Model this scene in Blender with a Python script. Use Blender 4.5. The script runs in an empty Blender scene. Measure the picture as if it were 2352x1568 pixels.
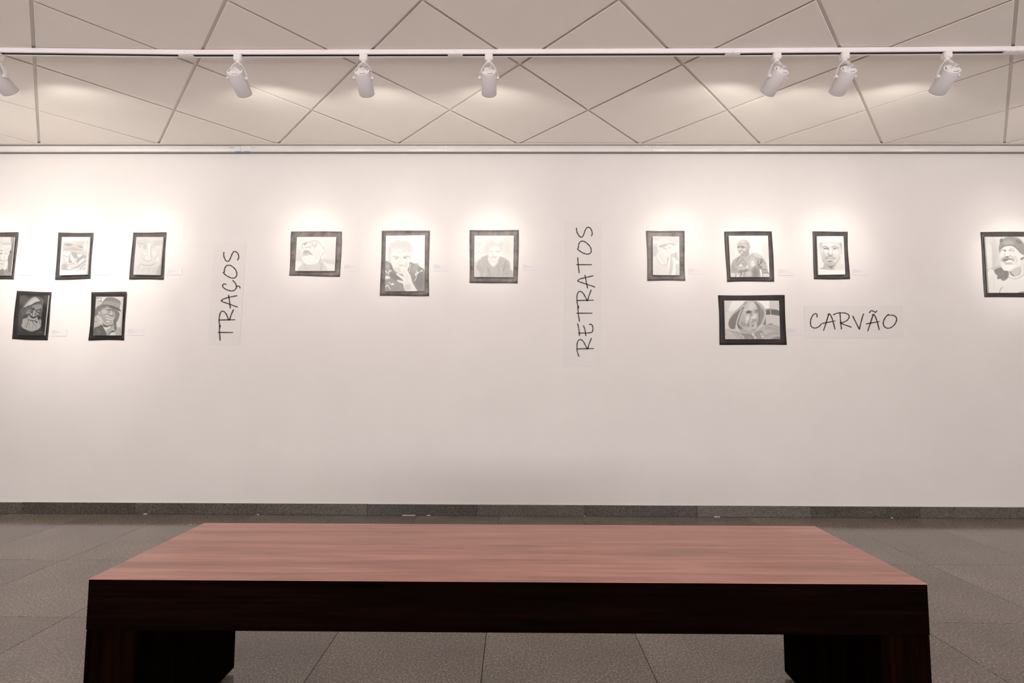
import bpy, bmesh, math, random
import numpy as np
from mathutils import Matrix, Vector

# ------------------------------------------------------------------ camera, world, exposure
W, H = 2352, 1568
F = 1068.04                       # focal length in pixels of a 2352 px wide frame
YAW, PITCH, ROLL = -0.0065, 0.0659, 0.0031
CAM = np.array([0.0154, 0.0, 1.0513])
D = 3.4977                        # distance of the gallery wall
ZC = 2.788                        # underside of the ceiling tiles
EXPOSURE = 0.76
SKY = 3.8                         # fill daylight through the added, unseen windows behind the viewer
BEAM = 13.0                       # watts of each narrow beam
HALO = 5.4                        # watts of the soft halo around it
SPILL = 4.3                       # watts of the wide spill of stray light
LAMP_COL = (1.0, 0.955, 0.88)

scene = bpy.context.scene
COL = scene.collection
cy_, sy_, cp_, sp_ = math.cos(YAW), math.sin(YAW), math.cos(PITCH), math.sin(PITCH)
FWD = np.array([sy_ * cp_, cy_ * cp_, sp_])
RIGHT = np.array([cy_, -sy_, 0.0])
UP = np.cross(RIGHT, FWD)
_r = math.cos(ROLL) * RIGHT + math.sin(ROLL) * UP
_u = -math.sin(ROLL) * RIGHT + math.cos(ROLL) * UP
RIGHT, UP = _r, _u
cam_data = bpy.data.cameras.new('camera')
cam_data.sensor_width = 36.0
cam_data.lens = F / W * 36.0
cam_data.clip_start = 0.02
cam_data.clip_end = 100
cam = bpy.data.objects.new('camera', cam_data)
M = Matrix.Identity(4)
for i in range(3):
    M[i][0], M[i][1], M[i][2], M[i][3] = RIGHT[i], UP[i], -FWD[i], CAM[i]
cam.matrix_world = M
COL.objects.link(cam)
scene.camera = cam

world = bpy.data.worlds.new('world')
scene.world = world
world.use_nodes = True
world.node_tree.nodes['Background'].inputs[0].default_value = (1.0, 0.945, 0.935, 1)   # plain overcast daylight, let in by the added, unseen window band as fill
world.node_tree.nodes['Background'].inputs[1].default_value = SKY
vs = scene.view_settings
vs.view_transform = 'Standard'
vs.look = 'None'
vs.gamma = 1.0
vs.use_curve_mapping = False
vs.exposure = EXPOSURE

portal = bpy.data.lights.new('added_window_portal', 'AREA')  # guides sampling of fill light through the added window band
portal.shape, portal.size, portal.size_y = 'RECTANGLE', 9.6, 1.9
portal.cycles.is_portal = True
po = bpy.data.objects.new('added_window_portal', portal)
po.location = (0, -3.6, 1.6)
po.rotation_euler = (math.radians(90), 0, 0)
COL.objects.link(po)

rng = random.Random(7)
nrng = np.random.default_rng(11)


def hit(px, py, axis, val):
    """point where the sight line through a photo pixel meets the plane axis = val"""
    d = FWD + (px - W / 2) / F * RIGHT + (H / 2 - py) / F * UP
    t = (val - CAM[axis]) / d[axis]
    return CAM + d * t


def on_wall(px, py, off=0.0):
    return hit(px, py, 1, D - off)


# ------------------------------------------------------------------ materials
def new_mat(name):
    m = bpy.data.materials.new(name)
    m.use_nodes = True
    nt = m.node_tree
    b = nt.nodes['Principled BSDF']
    return m, nt, b


def add_noise(nt, scale, detail=4, rough=0.6, vec=None, stretch=None):
    n = nt.nodes.new('ShaderNodeTexNoise')
    n.inputs['Scale'].default_value = scale
    n.inputs['Detail'].default_value = detail
    n.inputs['Roughness'].default_value = rough
    tc = nt.nodes.new('ShaderNodeTexCoord')
    src = tc.outputs['Object']
    if stretch:
        mp = nt.nodes.new('ShaderNodeMapping')
        mp.inputs['Scale'].default_value = stretch
        nt.links.new(src, mp.inputs['Vector'])
        src = mp.outputs['Vector']
    nt.links.new(src, n.inputs['Vector'])
    return n


def ramp(nt, fac, stops):
    r = nt.nodes.new('ShaderNodeValToRGB')
    el = r.color_ramp.elements
    while len(el) > 1:
        el.remove(el[-1])
    el[0].position, el[0].color = stops[0][0], (*stops[0][1], 1)
    for p, c in stops[1:]:
        e = el.new(p)
        e.color = (*c, 1)
    nt.links.new(fac, r.inputs['Fac'])
    return r


def bump(nt, b, height, strength, dist=0.002):
    n = nt.nodes.new('ShaderNodeBump')
    n.inputs['Strength'].default_value = strength
    n.inputs['Distance'].default_value = dist
    nt.links.new(height, n.inputs['Height'])
    nt.links.new(n.outputs['Normal'], b.inputs['Normal'])


def noisy(name, c0, c1, scale, rough=0.6, spec=0.5, bstr=0.0, stretch=None, detail=4, lo=0.35, hi=0.65):
    m, nt, b = new_mat(name)
    n = add_noise(nt, scale, detail, 0.6, stretch=stretch)
    r = ramp(nt, n.outputs['Fac'], [(lo, c0), (hi, c1)])
    nt.links.new(r.outputs['Color'], b.inputs['Base Color'])
    b.inputs['Roughness'].default_value = rough
    b.inputs['Specular IOR Level'].default_value = spec
    if bstr:
        bump(nt, b, n.outputs['Fac'], bstr)
    return m


MAT = {}
MAT['wall'] = noisy('wall_paint', (0.650, 0.617, 0.604), (0.675, 0.642, 0.628), 1.7, 0.75, 0.25, 0.04)
MAT['sidewall'] = noisy('side_wall_paint', (0.80, 0.775, 0.76), (0.83, 0.80, 0.785), 2.0, 0.8, 0.2)
MAT['darkwall'] = noisy('dark_wall_paint', (0.015, 0.014, 0.013), (0.02, 0.018, 0.017), 2.0, 0.8, 0.2)
MAT['tile'] = noisy('ceiling_tile_paint', (0.91, 0.855, 0.80), (0.93, 0.875, 0.82), 3.0, 0.85, 0.2, 0.05)
MAT['tile_edge'] = noisy('darker_tile_edge', (0.58, 0.49, 0.43), (0.66, 0.56, 0.50), 25, 0.9, 0.1)  # sides of the tiles, browner and darker than their faces
MAT['grid'] = noisy('ceiling_grid_metal', (0.82, 0.78, 0.74), (0.86, 0.81, 0.77), 8, 0.5, 0.4)
MAT['plenum'] = noisy('plenum', (0.10, 0.09, 0.08), (0.12, 0.11, 0.10), 3, 0.9, 0.1)
MAT['white_metal'] = noisy('white_painted_metal', (0.86, 0.82, 0.83), (0.89, 0.85, 0.86), 9, 0.38, 0.5)
MAT['lamp_metal'] = noisy('lamp_housing_paint', (0.62, 0.585, 0.60), (0.65, 0.615, 0.63), 9, 0.4, 0.45)
MAT['white_gloss'] = noisy('white_gloss_trim', (0.59, 0.565, 0.555), (0.63, 0.60, 0.59), 5, 0.28, 0.5)
MAT['white_plastic'] = noisy('white_plastic', (0.80, 0.76, 0.76), (0.84, 0.80, 0.80), 12, 0.45, 0.4)
MAT['black'] = noisy('black_slot', (0.004, 0.004, 0.004), (0.007, 0.006, 0.006), 20, 0.6, 0.2)
MAT['ink'] = noisy('black_vinyl', (0.030, 0.020, 0.020), (0.045, 0.032, 0.032), 30, 0.5, 0.3)
MAT['vinyl'] = noisy('clear_vinyl_sheet', (0.628, 0.595, 0.585), (0.650, 0.617, 0.605), 3, 0.55, 0.3)
MAT['card'] = noisy('caption_card', (0.645, 0.605, 0.622), (0.665, 0.625, 0.642), 20, 0.7, 0.3)
MAT['print'] = noisy('caption_print', (0.36, 0.345, 0.37), (0.50, 0.48, 0.51), 300, 0.7, 0.2)
MAT['smudge'] = noisy('worn_print', (0.25, 0.21, 0.20), (0.5, 0.45, 0.43), 300, 0.7, 0.2)
MAT['bluetape'] = noisy('blue_tape', (0.22, 0.30, 0.52), (0.30, 0.38, 0.60), 90, 0.6, 0.3)
MAT['mount_unlit'] = noisy('unlit_black_paper', (0.010, 0.008, 0.007), (0.034, 0.028, 0.025), 9, 0.55, 0.3, 0.25, lo=0.3, hi=0.7)  # unlit copy of the black mount paper
MAT['mount_lit'] = noisy('lit_black_paper', (0.035, 0.028, 0.026), (0.088, 0.073, 0.069), 11, 0.5, 0.4, 0.3, lo=0.3, hi=0.7)  # same black paper, spotlight brightness put into the colour
MAT['mount_bright_lit'] = noisy('wrinkled_bright_lit_black_paper', (0.055, 0.044, 0.041), (0.20, 0.168, 0.160), 13, 0.45, 0.5, 0.5, lo=0.3, hi=0.7)  # same black paper wrinkled, strongest spotlight glare put into the colour
MAT['paperedge'] = noisy('board_edge', (0.72, 0.70, 0.66), (0.78, 0.75, 0.71), 30, 0.8, 0.2)
MAT['rubber'] = noisy('dark_foot', (0.02, 0.018, 0.017), (0.03, 0.027, 0.025), 30, 0.7, 0.2)


def emission(name, col, strength):
    m, nt, b = new_mat(name)
    n = add_noise(nt, 40, 2)
    r = ramp(nt, n.outputs['Fac'], [(0.3, tuple(c * 0.95 for c in col)), (0.7, col)])
    nt.links.new(r.outputs['Color'], b.inputs['Emission Color'])
    b.inputs['Emission Strength'].default_value = strength
    b.inputs['Base Color'].default_value = (*col, 1)
    return m


MAT['lens'] = emission('lamp_lens', LAMP_COL, 12.0)
MAT['rim_glow'] = emission('lamp_rim_glow', (1.0, 0.80, 0.70), 0.55)  # emission stands in for lamp light catching the mouth rim


def granite(name, dark, mid, light, rough, spec, vary=0.035):
    m, nt, b = new_mat(name)
    n1 = add_noise(nt, 130, 6, 0.75)
    n2 = add_noise(nt, 420, 3, 0.6)
    n3 = add_noise(nt, 2.2, 3, 0.5)
    a = nt.nodes.new('ShaderNodeMath'); a.operation = 'MULTIPLY_ADD'
    nt.links.new(n2.outputs['Fac'], a.inputs[0]); a.inputs[1].default_value = 0.45
    nt.links.new(n1.outputs['Fac'], a.inputs[2])
    c = nt.nodes.new('ShaderNodeMath'); c.operation = 'MULTIPLY_ADD'
    nt.links.new(n3.outputs['Fac'], c.inputs[0]); c.inputs[1].default_value = 0.16
    nt.links.new(a.outputs[0], c.inputs[2])
    info = nt.nodes.new('ShaderNodeObjectInfo')
    e = nt.nodes.new('ShaderNodeMath'); e.operation = 'MULTIPLY_ADD'
    nt.links.new(info.outputs['Random'], e.inputs[0]); e.inputs[1].default_value = vary
    nt.links.new(c.outputs[0], e.inputs[2])
    r = ramp(nt, e.outputs[0], [(0.66, dark), (0.82, mid), (0.98, light)])
    nt.links.new(r.outputs['Color'], b.inputs['Base Color'])
    b.inputs['Roughness'].default_value = rough
    b.inputs['Specular IOR Level'].default_value = spec
    bump(nt, b, n1.outputs['Fac'], 0.02, 0.001)
    return m


MAT['granite'] = granite('floor_granite', (0.050, 0.038, 0.030), (0.145, 0.114, 0.092), (0.34, 0.285, 0.24), 0.13, 0.5)
MAT['granite_base'] = granite('baseboard_granite', (0.018, 0.015, 0.012), (0.058, 0.050, 0.043), (0.15, 0.135, 0.12), 0.35, 0.35, 0.12)
MAT['grout'] = noisy('grout', (0.035, 0.025, 0.020), (0.05, 0.036, 0.03), 40, 0.9, 0.1)


def wood(name, axis, dark, mid, light, rough, spec):
    m, nt, b = new_mat(name)
    st = [9.0, 9.0, 9.0]
    st[axis] = 0.55
    n1 = add_noise(nt, 2.2, 7, 0.7, stretch=tuple(st))
    st2 = [60.0, 60.0, 60.0]
    st2[axis] = 1.6
    n2 = add_noise(nt, 1.6, 3, 0.6, stretch=tuple(st2))
    a = nt.nodes.new('ShaderNodeMath'); a.operation = 'MULTIPLY_ADD'
    nt.links.new(n2.outputs['Fac'], a.inputs[0]); a.inputs[1].default_value = 0.4
    nt.links.new(n1.outputs['Fac'], a.inputs[2])
    r = ramp(nt, a.outputs[0], [(0.50, dark), (0.72, mid), (0.92, light)])
    nt.links.new(r.outputs['Color'], b.inputs['Base Color'])
    b.inputs['Roughness'].default_value = rough
    b.inputs['Specular IOR Level'].default_value = spec
    b.inputs['Specular Tint'].default_value = (1.0, 0.62, 0.52, 1)
    bump(nt, b, n2.outputs['Fac'], 0.05, 0.001)
    return m


MAT['wood_x'] = wood('stained_shaded_wood_long_grain', 0, (0.0015, 0.0008, 0.0006), (0.0035, 0.0015, 0.001), (0.007, 0.0025, 0.0015), 0.6, 0.0)  # stain colour darkened to carry the shade of the bench's front
MAT['wood_top_sheen'] = wood('red_seat_wood_sheen', 0, (0.27, 0.125, 0.098), (0.44, 0.205, 0.162), (0.57, 0.300, 0.240), 0.32, 0.5)  # same wood made paler: grazing wall reflection on the top put into colour
MAT['wood_z'] = wood('stained_shaded_wood_leg_grain', 2, (0.0008, 0.0004, 0.0003), (0.0026, 0.0010, 0.0006), (0.0062, 0.0020, 0.0010), 0.6, 0.0)  # leg stain darkened likewise, shade put into the colour


# ------------------------------------------------------------------ object helpers
def tag(o, label=None, cat=None, group=None, kind=None):
    if label: o['label'] = label
    if cat: o['category'] = cat
    if group: o['group'] = group
    if kind: o['kind'] = kind
    return o


def empty(name, loc):
    o = bpy.data.objects.new(name, None)
    o.location = Vector([float(v) for v in loc])
    o.empty_display_size = 0.05
    COL.objects.link(o)
    return o


def root_loc(o):
    p = Vector((0, 0, 0))
    while o is not None:
        p = p + o.location
        o = o.parent
    return p


def link(name, me, mat=None, parent=None, loc=None):
    o = bpy.data.objects.new(name, me)
    COL.objects.link(o)
    if mat is not None and not me.materials:
        me.materials.append(MAT[mat] if isinstance(mat, str) else mat)
    if parent is not None:
        o.parent = parent
    if loc is not None:
        o.location = loc
    return o


def mesh(name, verts, faces, mat, parent=None, smooth=False, origin=None):
    """world-space vertices -> one mesh object; its origin sits on its parent's origin (or on `origin`)"""
    v = np.asarray(verts, dtype=float)
    if parent is not None:
        base = np.array(root_loc(parent))
        loc = (0, 0, 0)
    else:
        base = np.array(origin) if origin is not None else np.zeros(3)
        loc = tuple(base)
    me = bpy.data.meshes.new(name)
    me.from_pydata((v - base).tolist(), [], [list(f) for f in faces])
    me.update()
    if smooth:
        me.polygons.foreach_set('use_smooth', [True] * len(me.polygons))
    return link(name, me, mat, parent, loc)


def fix_normals(me):
    bm = bmesh.new(); bm.from_mesh(me)
    bmesh.ops.recalc_face_normals(bm, faces=bm.faces)
    bm.to_mesh(me); bm.free()


def box(name, lo, hi, mat, parent=None, bevel=0.0, seg=2, origin=None):
    lo, hi = np.minimum(lo, hi), np.maximum(lo, hi)
    bm = bmesh.new()
    bmesh.ops.create_cube(bm, size=1.0)
    base = np.array(root_loc(parent)) if parent is not None else (np.array(origin) if origin is not None else np.zeros(3))
    for v in bm.verts:
        v.co = Vector([(hi[i] if v.co[i] > 0 else lo[i]) - base[i] for i in range(3)])
    if bevel:
        bmesh.ops.bevel(bm, geom=list(bm.edges), offset=bevel, segments=seg, profile=0.5, affect='EDGES')
    me = bpy.data.meshes.new(name)
    bm.to_mesh(me); bm.free()
    return link(name, me, mat, parent, (0, 0, 0) if parent is not None else tuple(base))


def revolve(profile, n, origin, ax, cap0=False, cap1=False):
    """profile: (radius, distance along axis) pairs -> verts, faces; ax: unit direction"""
    ax = np.asarray(ax, float) / np.linalg.norm(ax)
    t = np.array([0, 0, 1.0]) if abs(ax[2]) < 0.9 else np.array([1.0, 0, 0])
    a = np.cross(t, ax); a /= np.linalg.norm(a)
    b = np.cross(ax, a)
    V, Fc = [], []
    for r, s in profile:
        for k in range(n):
            th = 2 * math.pi * k / n
            V.append(np.asarray(origin) + ax * s + r * (math.cos(th) * a + math.sin(th) * b))
    for i in range(len(profile) - 1):
        for k in range(n):
            k2 = (k + 1) % n
            Fc.append((i * n + k, i * n + k2, (i + 1) * n + k2, (i + 1) * n + k))
    if cap0: Fc.append(tuple(range(n))[::-1])
    if cap1: Fc.append(tuple(range((len(profile) - 1) * n, len(profile) * n)))
    return V, Fc


def tube(pts, r, n=8):
    """round tube along 3-D points"""
    P = np.asarray(pts, float)
    V, Fc = [], []
    prev = None
    for i in range(len(P)):
        t = P[min(i + 1, len(P) - 1)] - P[max(i - 1, 0)]
        t /= np.linalg.norm(t)
        a = np.cross(t, [0.31, 0.2, 0.93]) if prev is None else prev - t * np.dot(prev, t)
        a /= np.linalg.norm(a); prev = a
        b = np.cross(t, a)
        for k in range(n):
            th = 2 * math.pi * k / n
            V.append(P[i] + r * (math.cos(th) * a + math.sin(th) * b))
    for i in range(len(P) - 1):
        for k in range(n):
            k2 = (k + 1) % n
            Fc.append((i * n + k, i * n + k2, (i + 1) * n + k2, (i + 1) * n + k))
    Fc.append(tuple(range(n))[::-1])
    Fc.append(tuple(range((len(P) - 1) * n, len(P) * n)))
    return V, Fc


def catmull(pts, per=8, closed=False):
    P = np.asarray(pts, float)
    n = len(P)
    if n < 3 and not closed:
        return np.array([P[0] + (P[-1] - P[0]) * t for t in np.linspace(0, 1, per + 1)])
    out = []
    rngi = range(n if closed else n - 1)
    for i in rngi:
        g = (lambda k: P[k % n]) if closed else (lambda k: P[min(max(k, 0), n - 1)])
        p0, p1, p2, p3 = g(i - 1), g(i), g(i + 1), g(i + 2)
        for t in np.linspace(0, 1, per, endpoint=False):
            out.append(0.5 * (2 * p1 + (p2 - p0) * t + (2 * p0 - 5 * p1 + 4 * p2 - p3) * t * t
                              + (3 * p1 - p0 - 3 * p2 + p3) * t ** 3))
    if not closed:
        out.append(P[-1])
    return np.array(out)
# ------------------------------------------------------------------ the room
X0, X1, Y0 = -5.6, 5.6, -3.6
ZTOP = 3.1
wall_back = tag(box('wall_back', (X0, D, -0.05), (X1, D + 0.15, ZTOP), 'wall', origin=(0, D, 0)), 'white painted gallery wall behind the drawings', kind='structure')
tag(box('wall_left', (X0 - 0.1, Y0, -0.05), (X0, D, ZTOP), 'sidewall', origin=(X0, 0, 0)), 'pale side wall at the left end', kind='structure')
tag(box('wall_right', (X1, Y0, -0.05), (X1 + 0.1, D, ZTOP), 'sidewall', origin=(X1, 0, 0)), 'pale side wall at the right end', kind='structure')
wall_front = tag(empty('wall_front', (0, Y0, 0)), 'wall behind the viewer with an added, unseen band of windows', kind='structure')
WX, WZ0, WZ1 = 4.8, 0.65, 2.55  # opening of the added, unseen window band that lets in fill light
for nm, lo, hi in (('wall_panel', (X0, Y0 - 0.1, -0.05), (X1, Y0, WZ0)), ('wall_panel', (X0, Y0 - 0.1, WZ1), (X1, Y0, ZTOP)),
                   ('wall_panel', (X0, Y0 - 0.1, WZ0), (-WX, Y0, WZ1)), ('wall_panel', (WX, Y0 - 0.1, WZ0), (X1, Y0, WZ1))):
    box(nm, lo, hi, 'sidewall', wall_front)
for k in range(9):
    x = -WX + 2 * WX * k / 8
    box('added_window_mullion', (x - 0.025, Y0 - 0.07, WZ0), (x + 0.025, Y0 - 0.02, WZ1), 'grid', wall_front)

# floor: granite slabs on a 0.6 m grid, thin dark joints between them
floor = tag(box('floor', (X0, Y0, -0.06), (X1, D, -0.004), 'grout', origin=(0, 0, 0)), 'speckled grey granite floor laid in square slabs', kind='structure')
TX, TY, TS, JG = -0.0973, 2.053, 0.6, 0.0011


def slab_mesh(w, d):
    bm = bmesh.new()
    bmesh.ops.create_cube(bm, size=1.0)
    for v in bm.verts:
        v.co = Vector((v.co.x * w, v.co.y * d, -0.02 if v.co.z < 0 else 0.0))
    top = [e for e in bm.edges if all(v.co.z > -0.001 for v in e.verts)]
    bmesh.ops.bevel(bm, geom=top, offset=0.0006, segments=1, affect='EDGES')
    me = bpy.data.meshes.new('floor_slab')
    bm.to_mesh(me); bm.free()
    me.materials.append(MAT['granite'])
    return me


slab_cache = {}
ix = range(int(math.floor((X0 - TX) / TS)), int(math.ceil((X1 - TX) / TS)))
iy = range(-6, 3)
for j in iy:
    ya = TY + j * TS
    yb = min(ya + TS, D)
    if j == -6: ya = max(ya, Y0)
    for i in ix:
        xa, xb = max(TX + i * TS, X0), min(TX + (i + 1) * TS, X1)
        key = (round(xb - xa, 4), round(yb - ya, 4))
        if key not in slab_cache:
            slab_cache[key] = slab_mesh(xb - xa - 2 * JG, yb - ya - 2 * JG)
        o = link('floor_slab', slab_cache[key], None, floor, ((xa + xb) / 2, (ya + yb) / 2, rng.uniform(-0.0003, 0.0)))

# granite baseboard in lengths
skirt = tag(empty('baseboard_back', (0, D, 0)), 'low dark granite baseboard along the gallery wall', kind='structure')
cuts_px = [-400, -130, 53, 312, 590, 845, 1095, 1343, 1600, 1860, 2110, 2365, 2620]
cuts = [X0] + [float(on_wall(p, 1175)[0]) for p in cuts_px[1:-1]] + [X1]
for a, b in zip(cuts[:-1], cuts[1:]):
    dh, dd = rng.uniform(-0.002, 0.002), rng.uniform(-0.0012, 0.0012)
    box('baseboard_piece', (a + 0.0006, D - 0.013 + dd, 0.0005), (b - 0.0006, D - 0.0003, 0.079 + dh), 'granite_base', skirt, bevel=0.0015, seg=1)
box('grout_line', (X0, D - 0.008, 0.0785), (X1, D - 0.0002, 0.083), 'wall', skirt, bevel=0.001, seg=1)
# bits of white filler left on the baseboard's lower edge
for px, wpx in ((337, 9), (595, 5), (940, 30), (985, 8), (1645, 14), (2045, 4), (1343, 2)):
    p = on_wall(px, 1184)
    box('filler_speck', (p[0] - wpx * 0.0016, D - 0.0155, 0.0), (p[0] + wpx * 0.0016, D - 0.011, 0.004), 'wall', skirt, bevel=0.0008, seg=1)

# suspended ceiling: diagonal grid of square tiles, grooves between them
YC = 3.437                         # where the tiles stop before the cornice
SN = 0.9210                        # diagonal of a tile
OX, OY = -2.7258, 2.0627
GAP = 0.0145
ceiling = tag(box('ceiling', (X0, Y0, ZC + 0.032), (X1, D, ZC + 0.06), 'plenum', origin=(0, 0, ZC)), 'white tiled suspended ceiling set on the diagonal', kind='structure')


def clip_poly(poly, nx, ny, c):
    out = []
    for k in range(len(poly)):
        p, q = poly[k], poly[(k + 1) % len(poly)]
        dp, dq = nx * p[0] + ny * p[1] - c, nx * q[0] + ny * q[1] - c
        if dp <= 0: out.append(p)
        if (dp < 0 < dq) or (dq < 0 < dp):
            t = dp / (dp - dq)
            out.append((p[0] + t * (q[0] - p[0]), p[1] + t * (q[1] - p[1])))
    return out


def tile_mesh(poly):
    bm = bmesh.new()
    th = 0.0060
    lo = [bm.verts.new((x, y, 0.0)) for x, y in poly]
    f = bm.faces.new(lo)
    r = bmesh.ops.extrude_face_region(bm, geom=[f])
    for v in r['geom']:
        if isinstance(v, bmesh.types.BMVert): v.co.z += th
    bmesh.ops.recalc_face_normals(bm, faces=bm.faces)
    low = [e for e in bm.edges if all(v.co.z < 1e-6 for v in e.verts)]
    bmesh.ops.bevel(bm, geom=low, offset=0.0016, segments=1, affect='EDGES')
    me = bpy.data.meshes.new('ceiling_tile')
    bm.to_mesh(me); bm.free()
    me.materials.append(MAT['tile'])
    me.materials.append(MAT['tile_edge'])
    for pl in me.polygons:
        if abs(pl.normal.z) < 0.4: pl.material_index = 1
    return me


hd = SN / 2 - GAP * 0.5 * math.sqrt(2)
full_tile = None
for j in range(-14, 5):
    for i in range(-9, 22):
        if (i + j) % 2: continue
        cx, cy = OX + i * SN / 2, OY + j * SN / 2
        poly = [(cx - hd, cy), (cx, cy - hd), (cx + hd, cy), (cx, cy + hd)]
        for nx, ny, c in ((1, 0, X1), (-1, 0, -X0), (0, 1, YC), (0, -1, -Y0)):
            poly = clip_poly(poly, nx, ny, c) if poly else poly
        if len(poly) < 3: continue
        area = abs(sum(poly[k][0] * poly[(k + 1) % len(poly)][1] - poly[(k + 1) % len(poly)][0] * poly[k][1] for k in range(len(poly)))) / 2
        if area < 0.004: continue
        whole = abs(area - 2 * hd * hd) < 1e-5
        local = [(x - cx, y - cy) for x, y in poly]
        if whole:
            if full_tile is None: full_tile = tile_mesh(local)
            me = full_tile
        else:
            me = tile_mesh(local)
        o = link('ceiling_tile', me, None, ceiling, (cx, cy, rng.uniform(-0.0012, 0.0012)))
        o.rotation_euler = (rng.uniform(-0.0016, 0.0016), rng.uniform(-0.0016, 0.0016), 0)
# the metal bars the tiles lie on, seen at the bottom of the grooves
for fam in (1, -1):
    for k in range(-24, 34):
        # lines  y - OY = fam * (x - OX) + (2k+1) * SN/2
        c = (2 * k + 1) * SN / 2
        pts = []
        for x in (X0 + 0.01, X1 - 0.01):
            y = OY + fam * (x - OX) + c
            pts.append((x, y))
        (xa, ya), (xb, yb) = pts
        ts = []
        lo_t, hi_t = 0.0, 1.0
        dy = yb - ya
        t1, t2 = ((Y0 + 0.01) - ya) / dy, (YC - ya) / dy
        lo_t, hi_t = max(0, min(t1, t2)), min(1, max(t1, t2))
        if hi_t - lo_t < 0.01: continue
        pa = np.array([xa + (xb - xa) * lo_t, ya + dy * lo_t])
        pb = np.array([xa + (xb - xa) * hi_t, ya + dy * hi_t])
        d = (pb - pa) / np.linalg.norm(pb - pa)
        n = np.array([-d[1], d[0]]) * 0.0125
        zb = ZC + (0.0068 if fam == 1 else 0.0074)
        V = []
        for z in (zb, zb + 0.0006):
            for p in (pa - n, pb - n, pb + n, pa + n): V.append((p[0], p[1], z))
        mesh('ceiling_grid_bar', V, [(3, 2, 1, 0), (4, 5, 6, 7), (0, 1, 5, 4), (1, 2, 6, 5), (2, 3, 7, 6), (3, 0, 4, 7)], 'grid', ceiling)

# wall angle and picture-rail cornice where ceiling meets wall
angle = tag(empty('trim_1', (0, YC, ZC)), 'thin pale metal angle edging the ceiling tiles', kind='structure')
ang_cuts = [X0, -3.05, -0.92, 1.22, 3.4, X1]
for a, b in zip(ang_cuts[:-1], ang_cuts[1:]):
    dz = rng.uniform(-0.0012, 0.0012)
    box('angle_strip', (a + 0.001, YC - 0.014, ZC - 0.0045 + dz), (b - 0.001, YC + 0.022, ZC - 0.0025 + dz), 'grid', angle)
corn = tag(empty('trim_2', (0, D, 2.70)), 'white painted cornice rail below the ceiling', kind='structure')
zt, zb_ = ZC - 0.010, float(hit(1176, 348.5, 1, 3.452)[2])
prof = [(3.4977, zt), (3.449, zt), (3.4465, zt - 0.003), (3.447, zb_ + 0.016), (3.4495, zb_ + 0.007), (3.455, zb_ + 0.0015), (3.459, zb_), (3.463, zb_ + 0.003), (3.464, zt - 0.012), (3.4977, zt - 0.012)]
ccuts = [X0, float(hit(553, 340, 1, 3.447)[0]), float(hit(1498, 338, 1, 3.447)[0]), X1]
sections = []
for a, b in zip(ccuts[:-1], ccuts[1:]):
    dz = rng.uniform(-0.0012, 0.0012)
    V = [(x, y, z + dz) for x in (a + 0.0007, b - 0.0007) for y, z in prof]
    n = len(prof)
    Fc = [(k, (k + 1) % n, n + (k + 1) % n, n + k) for k in range(n)] + [tuple(range(n))[::-1], tuple(range(n, 2 * n))]
    o = mesh('cornice_section', V, Fc, 'white_gloss', corn)
    fix_normals(o.data)
    sections.append(o)


def section_at(x):
    return sections[0 if x < ccuts[1] else 1 if x < ccuts[2] else 2]


for px, py in ((96, 338), (543.5, 339.2), (570, 339.4), (1025, 336.5), (1484.5, 336.6), (1510, 336.4), (1965, 338)):
    p = hit(px, py, 1, 3.4468)
    V, Fc = revolve([(0.0001, -0.0035), (0.004, -0.003), (0.0055, -0.0012), (0.006, 0.0)], 14, p, (0, 1, 0), cap0=True)
    mesh('screw_cap', V, Fc, 'white_plastic', section_at(p[0]), smooth=True)
for px0, px1, py in ((528, 537, 339.0), (576.5, 586, 339.3)):
    a, b = hit(px0, py, 1, 3.4468), hit(px1, py, 1, 3.4468)
    V, Fc = [], []
    for q in range(5):
        x = a[0] + (b[0] - a[0]) * q / 4.6
        w = (b[0] - a[0]) * 0.16
        zc = a[2] + (0.002 if q == 0 else -0.0005)
        hh = 0.0045 if q == 0 else 0.0022
        k = len(V)
        V += [(x, 3.4458, zc - hh), (x + w, 3.4458, zc - hh), (x + w, 3.4458, zc + hh), (x, 3.4458, zc + hh)]
        Fc.append((k, k + 1, k + 2, k + 3))
    tag(mesh('worn_print', V, Fc, 'smudge', section_at(a[0])), 'small worn dark print on the cornice', kind='stuff')
for px0, px1 in ((541, 553), (561, 573)):
    a, b = hit(px0, 349, 1, 3.456), hit(px1, 349, 1, 3.456)
    box('tape_piece', (a[0], 3.4475, zb_ - 0.0012), (b[0], 3.462, zb_ + 0.0045), 'bluetape', section_at(a[0]), bevel=0.0006, seg=1)

# ------------------------------------------------------------------ bench
BL, BR_, BN, BF, BZ = -1.098, 1.0833, 1.2471, 1.7008, 0.5088
BTH = BZ - float(hit(1176, 1453.5, 1, BN)[2])
LEG_L = float(hit(541, 1470, 1, BF)[0])
LEG_R = float(hit(1799, 1470, 1, BF)[0])
SEAM = float(hit(1400, 1291.5, 2, BZ)[1])
LEGZ = 0.013
bench = tag(empty('bench', ((BL + BR_) / 2, (BN + BF) / 2, 0)), 'long dark red wooden bench with slab legs on the granite floor', 'bench')


def wood_box(name, lo, hi, mat, bev, loc_off=(0, 0, 0)):
    return box(name, lo, hi, mat, bench, bevel=bev, seg=3)


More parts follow.
